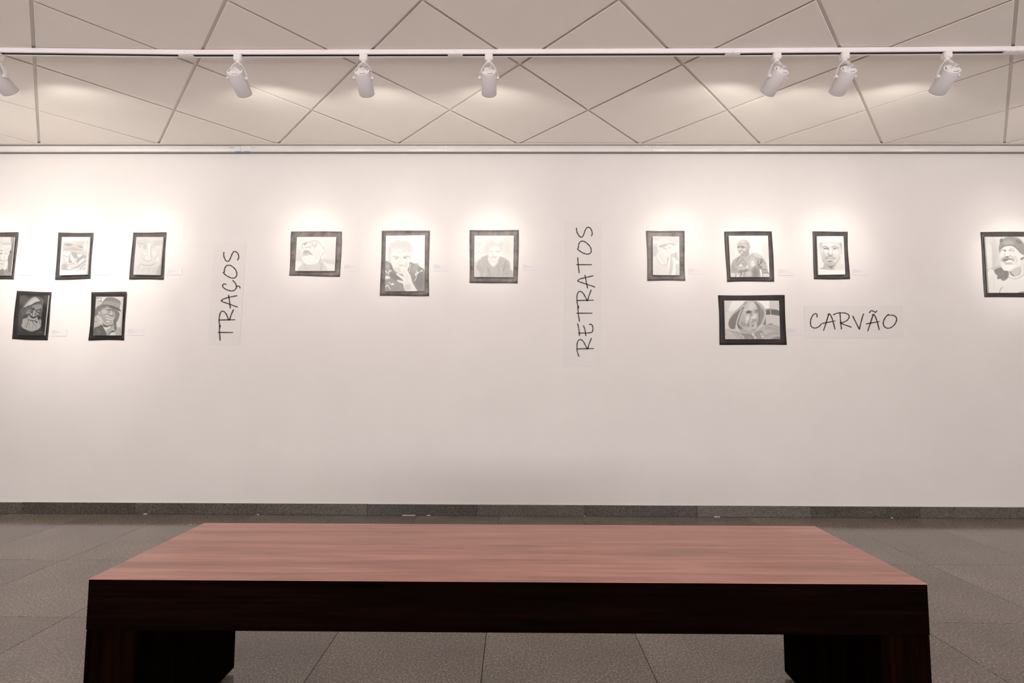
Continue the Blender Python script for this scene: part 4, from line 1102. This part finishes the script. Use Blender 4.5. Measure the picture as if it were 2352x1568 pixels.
def art_frontal():
    c = Canvas((1876, 541, 1943, 632), (1154, 1568), [(15, 20), (1060, 20), (1120, 1535), (65, 1550)], 250)
    c.poly(238, [(95, 280), (560, 285), (1000, 285), (1030, 700), (1060, 1340), (560, 1350), (100, 1330), (90, 800)], 12, curve=False)
    c.poly(228, [(150, 285), (950, 290), (950, 600), (920, 860), (850, 1020), (720, 1160), (560, 1210), (430, 1190), (290, 1080), (200, 900), (160, 640)], 16)
    c.poly(204, [(105, 285), (240, 280), (180, 450), (160, 600), (130, 500)], 16); c.poly(206, [(880, 290), (990, 295), (1010, 460), (980, 600), (950, 500)], 14); c.line(150, 14, [(930, 300), (980, 420)], .6); c.line(180, 12, [(120, 320), (130, 500)], .6)
    c.poly(222, [(100, 560), (150, 540), (180, 760), (130, 760)], 10); c.poly(228, [(960, 580), (1010, 560), (1010, 640), (950, 780)], 10); c.line(184, 10, [(980, 580), (990, 640), (960, 700)], .7)
    c.ell(238, 470, 350, 200, 50); c.ell(208, 270, 820, 80, 200); c.ell(206, 330, 960, 90, 130, -30)
    c.line(160, 34, [(215, 470), (290, 430), (370, 440), (450, 490)], .9, 14); c.line(164, 30, [(600, 460), (680, 435), (780, 445), (860, 475)], .9, 13)
    c.ell(136, 340, 515, 70, 24); c.ell(150, 440, 520, 40, 40); c.line(140, 14, [(240, 520), (330, 490), (440, 520)], .8); c.line(138, 16, [(620, 525), (700, 495), (800, 510), (860, 530)], .9); c.ell(134, 715, 525, 36, 24); c.ell(226, 640, 540, 26, 14)
    c.line(180, 40, [(480, 520), (460, 640), (450, 720)], .6, 24); c.ell(244, 550, 620, 50, 120); c.ell(242, 380, 620, 90, 60); c.ell(242, 760, 660, 110, 90); c.line(208, 20, [(600, 560), (620, 640)], .5)
    c.line(140, 32, [(455, 740), (510, 770), (560, 775), (620, 755)], .8, 14); c.ell(170, 520, 820, 110, 40, a=.8); c.ell(190, 400, 860, 90, 40, -20); c.ell(196, 680, 880, 80, 34, 20)
    c.line(120, 16, [(340, 900), (450, 905), (530, 905), (620, 915), (710, 930)], .95, 7); c.ell(228, 530, 880, 60, 16); c.ell(222, 530, 950, 140, 24); c.ell(150, 530, 1020, 110, 34); c.ell(204, 340, 970, 40, 60)
    c.ell(190, 560, 1120, 200, 80, a=.8); c.ell(214, 640, 1060, 80, 30); c.line(164, 30, [(230, 980), (310, 1090), (430, 1180)], .7, 16); c.line(176, 36, [(910, 850), (840, 1010), (740, 1120)], .6, 20)
    c.poly(196, [(290, 1110), (430, 1190), (560, 1230), (700, 1180), (820, 1120), (840, 1340), (110, 1320), (260, 1240)], 24); c.poly(232, [(760, 1160), (860, 1080), (1050, 1200), (1060, 1340), (720, 1345)], 30)
    c.poly(150, [(440, 1180), (600, 1200), (720, 1150), (640, 1240), (600, 1330), (520, 1330), (470, 1250)], 20); c.line(238, 16, [(480, 1210), (480, 1335)], .9, 6); c.line(238, 16, [(655, 1230), (665, 1335)], .9, 6); c.ell(236, 550, 1310, 20, 30)
    c.line(176, 10, [(970, 1160), (1120, 1165)], .8, 5); c.grain(2, 11)
    return c


def art_smiling_cap():
    c = Canvas((2262, 542, 2352, 674), (1069, 1568), [(12, 18), (1390, 18), (1480, 1545), (105, 1548)], 226)
    c.ell(210, 240, 500, 120, 400); c.poly(232, [(60, 290), (180, 290), (200, 860), (100, 930)], 24); c.hatch(196, (180, 280, 420, 820), 85, 0, 14, .5, 1, 140, 26)
    c.poly(200, [(95, 900), (440, 800), (480, 900), (260, 930), (100, 950)], 20); c.ell(220, 1250, 300, 160, 300)
    c.poly(238, [(100, 950), (200, 920), (280, 1000), (500, 1200), (660, 1110), (860, 1160), (1040, 1060), (1200, 880), (1420, 960), (1480, 1545), (105, 1548)], 16)
    c.poly(236, [(430, 420), (520, 290), (760, 270), (960, 420), (990, 600), (960, 800), (820, 900), (660, 960), (520, 930), (450, 780), (430, 600)], 16)
    c.poly(158, [(385, 300), (430, 150), (560, 40), (740, 20), (940, 70), (1060, 200), (1110, 330), (1100, 520), (980, 470), (860, 340), (740, 265), (560, 275), (440, 350), (420, 470), (390, 420)], 16)
    c.ell(180, 640, 180, 160, 70); c.ell(138, 920, 160, 90, 40, 30); c.line(118, 18, [(440, 350), (560, 270), (740, 260), (880, 350), (990, 470)], .8, 9); c.ell(136, 450, 120, 40, 60, 20)
    c.poly(238, [(970, 540), (1020, 510), (1060, 540), (1030, 600), (975, 600)], 10); c.poly(150, [(975, 610), (1060, 570), (1060, 620), (990, 660)], 14)
    c.line(150, 20, [(440, 400), (500, 380), (580, 410)], .8, 9); c.line(160, 16, [(660, 380), (720, 340), (800, 360)], .7); c.line(146, 20, [(660, 400), (730, 395), (800, 410)], .8, 8); c.ell(150, 550, 400, 30, 30)
    c.ell(244, 620, 470, 50, 80); c.ell(136, 610, 570, 60, 20, -10); c.ell(180, 500, 610, 50, 50); c.line(176, 18, [(560, 480), (520, 560), (480, 620)], .7); c.line(168, 22, [(690, 530), (780, 600), (800, 680)], .7, 12); c.line(186, 30, [(820, 560), (870, 640), (860, 720)], .6, 16)
    c.ell(150, 620, 660, 150, 60); c.poly(248, [(570, 680), (640, 650), (740, 660), (750, 700), (680, 730), (590, 720)], 8); c.ell(110, 600, 668, 24, 12); c.line(140, 20, [(540, 660), (640, 640), (760, 650)], .8); c.ell(188, 640, 760, 110, 34)
    c.ell(246, 640, 860, 170, 80); c.ell(238, 520, 820, 50, 80, -10); c.ell(240, 480, 530, 40, 80)
    c.poly(140, [(260, 930), (440, 860), (520, 940), (640, 960), (650, 1060), (630, 1140), (560, 1200), (480, 1215), (430, 1170), (340, 1170), (340, 1070), (290, 1040)], 16); c.hatch(170, (320, 930, 600, 1150), 70, 0, 12, .5, 3, 90, 20)
    c.poly(206, [(680, 980), (780, 900), (960, 840), (980, 960), (920, 1080), (780, 1100), (700, 1040)], 18); c.line(120, 30, [(690, 980), (730, 1040), (790, 1090)], .8, 12)
    c.line(150, 18, [(975, 870), (985, 960), (930, 1080)], .8); c.line(170, 16, [(650, 1120), (780, 1165), (920, 1150), (1060, 1060)], .8); c.line(244, 36, [(680, 1090), (800, 1130), (920, 1110), (1010, 1000), (1000, 880)], .8, 12)
    c.line(150, 20, [(400, 1540), (430, 1450), (480, 1400)], .8); c.line(206, 12, [(230, 1100), (250, 1300), (230, 1440)], .7); c.line(206, 12, [(140, 1280), (160, 1120)], .7); c.poly(160, [(900, 1545), (1060, 1510), (1180, 1545)], 14)
    c.grain(2.4, 12)
    return c


def art_forehead():
    c = Canvas((0, 542, 34, 634), (579, 1568), [(-520, 30), (552, 35), (400, 1545), (-660, 1540)], 150)
    c.poly(226, [(-400, 300), (-250, 60), (0, 30), (430, 40), (440, 300), (440, 480), (380, 680), (320, 800), (300, 960), (320, 1100), (260, 1290), (150, 1330), (-100, 1350), (-350, 1250), (-430, 800)], 14)
    c.poly(140, [(430, 60), (540, 60), (400, 1540), (320, 1500), (320, 1100), (310, 900), (390, 680), (450, 450)], 14); c.ell(176, 480, 120, 60, 120); c.ell(112, 400, 620, 24, 60)
    c.ell(208, 230, 300, 220, 60); c.ell(238, 240, 420, 180, 40); c.line(160, 14, [(20, 60), (70, 110), (50, 220), (0, 280)], .8); c.line(176, 12, [(0, 380), (150, 440), (260, 470), (400, 460)], .6); c.line(184, 12, [(140, 490), (240, 520), (400, 510)], .6)
    c.line(140, 30, [(-60, 540), (30, 560), (80, 590)], .7, 14); c.ell(128, 60, 690, 50, 22, 20); c.line(150, 16, [(170, 700), (230, 680), (300, 720)], .8); c.ell(238, 250, 760, 60, 40)
    c.line(250, 46, [(110, 700), (120, 820), (100, 930)], .9, 14); c.line(150, 26, [(-20, 900), (40, 950), (120, 960)], .8); c.line(178, 16, [(170, 760), (180, 900)], .6); c.ell(244, 250, 850, 50, 60)
    c.line(176, 40, [(0, 1080), (120, 1090)], .6, 20); c.line(246, 40, [(290, 1010), (220, 1150), (180, 1290)], .9, 12); c.line(150, 20, [(170, 1000), (200, 950)], .6); c.hatch(206, (-200, 1050, 140, 1260), 75, 0, 14, .6, 5, 90, 30)
    c.poly(146, [(-500, 1330), (-100, 1360), (0, 1330), (120, 1290), (150, 1540), (-640, 1540)], 16); c.line(196, 30, [(200, 1310), (190, 1520)], .7, 12); c.line(222, 24, [(300, 1090), (290, 1380)], .6, 10)
    c.poly(150, [(-520, 40), (-330, 40), (-420, 400), (-430, 900), (-620, 1300), (-640, 1200)], 30); c.ell(190, -150, 700, 160, 60); c.line(190, 12, [(240, 1430), (390, 1400)], .7); c.poly(160, [(240, 1440), (390, 1410), (395, 1540), (240, 1540)], 12)
    c.grain(3, 13)
    return c


def paper_mat():
    m, nt, b = new_mat('charcoal_on_paper')
    a = nt.nodes.new('ShaderNodeAttribute')
    a.attribute_name = 'tone'
    n = add_noise(nt, 900, 2, 0.5)
    r = ramp(nt, n.outputs['Fac'], [(0.35, (0.95, 0.95, 0.95)), (0.65, (1, 1, 1))])
    mx = nt.nodes.new('ShaderNodeMixRGB'); mx.blend_type = 'MULTIPLY'; mx.inputs['Fac'].default_value = 1.0
    nt.links.new(a.outputs['Color'], mx.inputs['Color1'])
    nt.links.new(r.outputs['Color'], mx.inputs['Color2'])
    nt.links.new(mx.outputs['Color'], b.inputs['Base Color'])
    b.inputs['Roughness'].default_value = 0.8
    b.inputs['Specular IOR Level'].default_value = 0.2
    return m


MAT['paper'] = paper_mat()


def lin(v):
    v = np.clip(v, 0, 255) / 255.0
    return np.where(v <= 0.04045, v / 12.92, ((v + 0.055) / 1.055) ** 2.4)


PAPER_OFF = 0.017                  # the drawing stands this far off the wall


def hang(c, outer, gain, label, seed, mount):
    """black paper mount with curling edges, and the drawing on a thin board in front of it"""
    g = np.random.default_rng(seed)
    O = np.array([c.px(*p) for p in outer]) if outer[0][0] is not None else None
    cen = np.mean([on_wall(*p) for p in O], axis=0)
    root = tag(empty('charcoal_drawing', (cen[0], D, min(on_wall(*p)[2] for p in O))), label, 'drawing', 'charcoal portraits on black paper mounts')
    # mount
    n = 18
    C3 = [on_wall(*p) for p in O]
    ph = g.uniform(0, 6.28, 8)
    V, tops = [], []
    for layer in range(2):
        for j in range(n + 1):
            for i in range(n + 1):
                u, v = i / n, j / n
                p = (1 - u) * (1 - v) * C3[0] + u * (1 - v) * C3[1] + u * v * C3[2] + (1 - u) * v * C3[3]
                eu, ev = 4 * (u - .5) ** 2, 4 * (v - .5) ** 2
                side = max(eu, ev) ** 3
                # wavy cut edges and a gentle curl away from the wall
                p = p + np.array([0.0022 * eu * math.sin(5 * v + ph[0] + 2 * u), 0, 0.0018 * ev * math.sin(4.5 * u + ph[1] + v)])
                curl = 0.0016 + 0.0012 * (eu ** 1.5 + ev ** 1.5) + 0.0013 * math.sin(5 * v + ph[2]) * eu ** 1.5 + 0.0013 * math.sin(6 * u + ph[3]) * ev ** 1.5 + 0.0006 * math.sin(9 * u + ph[4]) * math.sin(8 * v + ph[5])
                p = p.copy(); p[1] = D - max(curl, 0.0008) + (0.0004 if layer else 0)
                V.append(p)
    Fc = []
    m = (n + 1) ** 2
    idx = lambda i, j, l: l * m + j * (n + 1) + i
    for j in range(n):
        for i in range(n):
            Fc.append((idx(i, j + 1, 0), idx(i + 1, j + 1, 0), idx(i + 1, j, 0), idx(i, j, 0)))
            Fc.append((idx(i, j, 1), idx(i + 1, j, 1), idx(i + 1, j + 1, 1), idx(i, j + 1, 1)))
    for i in range(n):
        Fc += [(idx(i, 0, 0), idx(i + 1, 0, 0), idx(i + 1, 0, 1), idx(i, 0, 1)), (idx(i + 1, n, 0), idx(i, n, 0), idx(i, n, 1), idx(i + 1, n, 1)),
               (idx(0, i + 1, 0), idx(0, i, 0), idx(0, i, 1), idx(0, i + 1, 1)), (idx(n, i, 0), idx(n, i + 1, 0), idx(n, i + 1, 1), idx(n, i, 1))]
    mesh('black_mount', V, Fc, mount, root, smooth=True)
    # drawing board
    Q = [on_wall(*c.px(*p), off=PAPER_OFF) for p in c.quad]
    u, v = c.u[:, None], c.v[:, None]
    P = (1 - u) * (1 - v) * Q[0] + u * (1 - v) * Q[1] + u * v * Q[2] + (1 - u) * v * Q[3]
    P[:, 1] = D - PAPER_OFF - 0.0012 * np.sin(3.1 * c.v + ph[6]) * (2 * c.u - 1) ** 2
    base = np.array(root.location)
    nu, nv = c.nu, c.nv
    I = np.arange((nu + 1) * (nv + 1)).reshape(nv + 1, nu + 1)
    quads = np.stack([I[1:, :-1], I[1:, 1:], I[:-1, 1:], I[:-1, :-1]], -1).reshape(-1, 4)
    me = bpy.data.meshes.new('drawing_sheet')
    me.vertices.add(len(P)); me.vertices.foreach_set('co', (P - base).ravel())
    me.loops.add(len(quads) * 4); me.loops.foreach_set('vertex_index', quads.ravel())
    me.polygons.add(len(quads)); me.polygons.foreach_set('loop_start', np.arange(0, len(quads) * 4, 4))
    me.update(calc_edges=True)
    val = lin(c.t) * gain * 0.95
    at = me.color_attributes.new('tone', 'FLOAT_COLOR', 'POINT')
    colr = np.stack([val, val * 0.972, val * 0.945, np.ones_like(val)], -1)
    colr[:, :3] = np.clip(colr[:, :3], 0.01, 0.86)
    at.data.foreach_set('color', colr.astype(np.float32).ravel())
    link('drawing_sheet', me, 'paper', root, (0, 0, 0))
    # its board, seen edge-on
    q = [np.array(p) for p in Q]
    V = [np.array([p[0], D - PAPER_OFF + 0.0018, p[2]]) for p in q] + [np.array([p[0], D - 0.0075, p[2]]) for p in q]
    mesh('backing_board', V, [(3, 2, 1, 0), (4, 5, 6, 7), (0, 1, 5, 4), (1, 2, 6, 5), (2, 3, 7, 6), (3, 0, 4, 7)], 'paperedge', root)
    return root


def o_crop(c, pts, scale, off):
    """outer corners measured in another enlargement -> drawing units"""
    r = c.region
    out = []
    for x, y in pts:
        px, py = off[0] + x / scale, off[1] + y / scale
        out.append(((px - r[0]) * c.size[0] / (r[2] - r[0]), (py - r[1]) * c.size[1] / (r[3] - r[1])))
    return out


LZ, LOFF = 5.407, (0, 510)
CZ, COFF = 5.88, (640, 500)
DRAWINGS = [
    (art_forehead, [(-215, 128), (232, 128), (175, 713), (-270, 716)], LZ, LOFF, 0.70, 'charcoal portrait cut by the left edge, man with wrinkled bare forehead'),
    (art_beanie, [(727, 130), (1162, 135), (1125, 706), (692, 718)], LZ, LOFF, 0.74, 'charcoal drawing of a man in a knit beanie on a white-margined sheet'),
    (art_closeup, [(1657, 128), (2072, 130), (2032, 718), (1610, 710)], LZ, LOFF, 0.72, 'pale close-up drawing of a bearded face filling the whole sheet'),
    (art_turban, [(213, 857), (647, 868), (592, 1468), (150, 1452)], LZ, LOFF, 0.52, 'dark drawing of a white-bearded man in a turban, lower row'),
    (art_bucket_hat, [(1147, 868), (1577, 868), (1545, 1467), (1105, 1467)], LZ, LOFF, 0.70, 'drawing of a laughing man in a floppy bucket hat, lower row'),
    (art_glasses, [(175, 188), (857, 185), (834, 795), (142, 786)], CZ, COFF, 0.78, 'pale drawing of a bearded man with glasses looking up'),
    (art_hand, [(1395, 178), (2040, 173), (2030, 1057), (1370, 1057)], CZ, COFF, 0.80, 'drawing of a man with curly hair and a hand before his mouth'),
    (art_sketch, [(342, 247), (1322, 250), (1302, 1318), (332, 1300)], 8.709, (1040, 500), 0.78, 'faint sketchy portrait in a V-neck sweater beside the word RETRATOS'),
    (art_cap, [(385, 260), (1140, 270), (1165, 1262), (410, 1258)], 8.709, (1440, 500), 0.80, 'very pale drawing of a man in a cap and open collar'),
    (art_smile, [(122, 112), (692, 112), (722, 712), (153, 718)], 5.225, (1640, 510), 0.80, 'drawing of a bald smiling man in a sports shirt'),
    (art_hood, [(48, 877), (842, 877), (870, 1475), (68, 1470)], 5.225, (1640, 510), 0.84, 'wide drawing of a goateed man in a hooded jacket'),
    (art_frontal, [(136, 118), (574, 118), (600, 708), (160, 712)], 5.408, (1840, 510), 0.80, 'drawing of a stubbled face seen straight on, above the word CARVÃO'),
    (art_smiling_cap, [(255, 187), (1402, 187), (1470, 1428), (338, 1422)], 8.25, (2220, 510), 0.80, 'drawing of a grinning white-bearded man in a cap, cut by the right edge'),
]
for k, (fn, outer, sc_, off_, gain, lab) in enumerate(DRAWINGS):
    c = fn()
    hang(c, o_crop(c, outer, sc_, off_), gain, lab, 100 + k, ('mount_unlit', 'mount_lit', 'mount_bright_lit')[(1, 1, 1, 0, 0, 2, 2, 2, 2, 1, 0, 1, 1)[k]])

# ------------------------------------------------------------------ caption cards
CAPTIONS = [
    ((40.7, 615.4), (77.7, 632.4), 'the drawing cut by the left edge'), ((217.9, 615.8), (252.4, 631.5), 'the beanie drawing'),
    ((383.8, 616.3), (418, 631.5), 'the pale close-up face'), ((118.4, 755), (153.1, 771.7), 'the turbaned man'),
    ((293.5, 753.2), (329.8, 770.4), 'the bucket-hat man'), ((789.3, 605.1), (825, 622.8), 'the man with glasses looking up'),
    ((995.8, 605.4), (1031, 622), 'the man with a hand before his mouth'), ((1198.8, 606.2), (1234.6, 620.8), 'the faint sweater sketch'),
    ((1580, 614), (1616, 630), 'the man in a cap'), ((1785.8, 615.3), (1822.8, 632.5), 'the bald smiling man'),
    ((1809, 752), (1843.5, 769.3), 'the hooded man'), ((1958, 615.8), (1993, 632), 'the face seen straight on')]
for (xa, ya), (xb, yb), who in CAPTIONS:
    a, b = on_wall(xa, ya), on_wall(xb, yb)
    w, h = b[0] - a[0], a[2] - b[2]
    root = tag(empty('caption_card', ((a[0] + b[0]) / 2, D, b[2])), 'small white caption card right of ' + who, 'caption', 'caption cards beside the drawings')
    box('card', (a[0], D - 0.0018, b[2]), (b[0], D - 0.0002, a[2]), 'card', root, bevel=0.0004, seg=1)
    V, Fc = [], []
    for q, (frac, t) in enumerate(((.26, .20), (.42, .32), (.66, .44), (.40, .56), (.10, .70))):
        x = a[0] + w * 0.06
        end = x + w * frac * 0.9
        z = a[2] - h * t
        while x < end:
            L = rng.uniform(0.004, 0.010)
            x2 = min(x + L, end)
            k = len(V)
            hh = h * 0.020
            V += [(x, D - 0.0022, z - hh), (x2, D - 0.0022, z - hh), (x2, D - 0.0022, z + hh), (x, D - 0.0022, z + hh)]
            Fc.append((k, k + 1, k + 2, k + 3))
            x = x2 + 0.0016
    tag(mesh('printed_text', V, Fc, 'print', root), 'tiny grey lines of print', kind='stuff')

# ------------------------------------------------------------------ handwritten words on vinyl
def stroke_mesh(strokes, to_px, width_px, V, Fc):
    for st in strokes:
        pl = catmull([to_px(*p) for p in st], 7)
        P = np.array([on_wall(*p, off=0.0) for p in pl])
        wid = width_px * 0.00328 / 2
        start = len(V)
        n = len(P)
        ring = []
        for i in range(n):
            t = P[min(i + 1, n - 1)] - P[max(i - 1, 0)]
            t[1] = 0; t /= (np.linalg.norm(t) + 1e-9)
            nn = np.array([-t[2], 0, t[0]])
            ring.append((P[i], t, nn))
        p0, t0, n0 = ring[0]; p1, t1, n1 = ring[-1]
        stations = [(p0 - t0 * wid, n0, .45), (p0 - t0 * wid * .6, n0, .85)] + [(p, nn, 1.0 + 0.12 * math.sin(i * 0.7)) for i, (p, t, nn) in enumerate(ring)] + [(p1 + t1 * wid * .6, n1, .85), (p1 + t1 * wid, n1, .45)]
        for p, nn, f in stations:
            for s, y in ((-1, D - 0.0034), (1, D - 0.0034), (1, D - 0.0012), (-1, D - 0.0012)):
                q = p + nn * wid * f * s
                V.append((q[0], y, q[2]))
        for i in range(len(stations) - 1):
            k = start + 4 * i
            for e in range(4): Fc.append((k + e, k + (e + 1) % 4, k + 4 + (e + 1) % 4, k + 4 + e))
        Fc += [(start + 3, start + 2, start + 1, start), tuple(start + 4 * (len(stations) - 1) + e for e in range(4))]


def word_sign(label, sheet, letters, scale, off, width):
    to_px = lambda x, y: (off[0] + x / scale, off[1] + y / scale)
    Q = [on_wall(*p) for p in sheet]
    cen = np.mean(Q, axis=0)
    root = tag(empty('word_sign', (cen[0], D, min(q[2] for q in Q))), label, 'sign', 'handwritten words on the wall')
    V = [np.array([q[0], D - 0.0014, q[2]]) for q in Q] + [np.array([q[0], D - 0.0002, q[2]]) for q in Q]
    mesh('vinyl_sheet', V, [(3, 2, 1, 0), (4, 5, 6, 7), (0, 1, 5, 4), (1, 2, 6, 5), (2, 3, 7, 6), (3, 0, 4, 7)], 'vinyl', root)
    for strokes in letters:
        V, Fc = [], []
        stroke_mesh(strokes, to_px, width, V, Fc)
        o = mesh('letter', V, Fc, 'ink', root)
        fix_normals(o.data)
    return root


CARVAO = [
    [[(195, 1178), (197, 1158), (190, 1142), (175, 1136), (152, 1148), (130, 1178), (117, 1220), (115, 1260), (124, 1293), (145, 1310), (175, 1315), (205, 1305), (230, 1288), (248, 1264)]],
    [[(342, 1142), (278, 1343)], [(332, 1146), (345, 1138), (360, 1150), (380, 1190), (400, 1255), (418, 1328)], [(262, 1257), (418, 1226)]],
    [[(400, 1150), (440, 1132), (490, 1126), (545, 1130), (580, 1145), (594, 1170), (585, 1200), (560, 1225), (520, 1243), (484, 1251)], [(481, 1132), (485, 1200), (492, 1270), (499, 1326)], [(488, 1255), (550, 1278), (620, 1304)]],
    [[(640, 1168), (680, 1250), (721, 1330)], [(721, 1330), (740, 1250), (760, 1175), (773, 1142)]],
    [[(848, 1125), (858, 1106), (880, 1100), (900, 1110), (918, 1120), (930, 1112), (936, 1102)], [(893, 1148), (826, 1350)], [(885, 1150), (897, 1145), (912, 1160), (930, 1200), (950, 1265), (967, 1333)], [(808, 1264), (967, 1234)]],
    [[(1082, 1146), (1050, 1175), (1025, 1220), (1018, 1260), (1030, 1295), (1055, 1313), (1085, 1317), (1120, 1305), (1155, 1275), (1178, 1235), (1183, 1200), (1170, 1172), (1140, 1157), (1085, 1154)]]]
RETRATOS = [
    [[(260, 1385), (245, 1345), (240, 1300), (243, 1255), (255, 1225), (275, 1217), (300, 1232), (322, 1270), (343, 1312)], [(240, 1310), (405, 1307)], [(348, 1308), (362, 1260), (384, 1205)]],
    [[(247, 1060), (258, 1110), (265, 1175)], [(305, 1080), (320, 1120), (328, 1178)], [(258, 1152), (330, 1152), (385, 1146), (398, 1125), (398, 1090), (385, 1066), (365, 1066)]],
    [[(248, 880), (253, 955), (265, 1035)], [(240, 954), (390, 954)]],
    [[(258, 900), (245, 865), (240, 820), (242, 775), (253, 745), (272, 736), (297, 750), (320, 785), (342, 830)], [(242, 827), (402, 824)], [(345, 828), (360, 780), (382, 722)]],
    [[(400, 580), (330, 597), (270, 612), (250, 627)], [(250, 630), (255, 637), (330, 662), (418, 692)], [(320, 576), (333, 640), (346, 703)]],
    [[(248, 400), (252, 460), (262, 550)], [(238, 469), (386, 469)]],
    [[(254, 304), (256, 275), (265, 248), (285, 235), (310, 237), (340, 255), (368, 285), (382, 315), (380, 345), (360, 362), (330, 362), (295, 350), (265, 330), (244, 311)]],
    [[(235, 105), (238, 135), (250, 165), (268, 188), (285, 195), (300, 183), (312, 155), (325, 120), (340, 100), (358, 97), (378, 110), (390, 140), (392, 165), (385, 182)]]]
TRACOS = [
    [[(260, 1200), (260, 1290), (267, 1400)], [(243, 1296), (433, 1297)]],
    [[(270, 1220), (256, 1170), (255, 1110), (265, 1050), (280, 1022), (303, 1012), (330, 1028), (358, 1070), (380, 1132)], [(255, 1131), (460, 1127)], [(392, 1130), (415, 1060), (445, 995)]],
    [[(488, 808), (400, 825), (320, 848), (288, 868)], [(288, 870), (290, 883), (380, 915), (495, 957)], [(380, 802), (392, 880), (402, 972)]],
    [[(345, 655), (320, 650), (303, 662), (302, 685), (325, 710), (370, 733), (420, 743), (455, 735), (478, 712), (484, 680), (472, 645), (437, 604)], [(484, 685), (510, 678), (525, 685), (533, 703)]],
    [[(322, 495), (326, 455), (340, 420), (365, 402), (400, 403), (440, 425), (475, 465), (490, 510), (482, 550), (455, 570), (415, 570), (370, 550), (330, 522), (308, 498)]],
    [[(318, 230), (314, 262), (325, 305), (345, 340), (368, 350), (390, 335), (410, 295), (430, 245), (450, 221), (475, 220), (503, 245), (515, 280), (512, 310), (500, 332)]]]
word_sign('vertical handwritten word TRAÇOS on a pale vinyl strip', [(490.7, 558), (566, 558), (550.8, 792.8), (476.7, 792.3)], TRACOS, 5.807, (460, 540), 2.3)
word_sign('vertical handwritten word RETRATOS on a pale vinyl strip', [(1297, 508), (1383, 508), (1380, 841), (1293, 841)], RETRATOS, 4.354, (1270, 500), 2.3)
word_sign('horizontal handwritten word CARVÃO on a pale vinyl strip', [(1846, 702), (2073, 702), (2077.6, 776), (1849, 776)], CARVAO, 5.408, (1840, 510), 2.2)
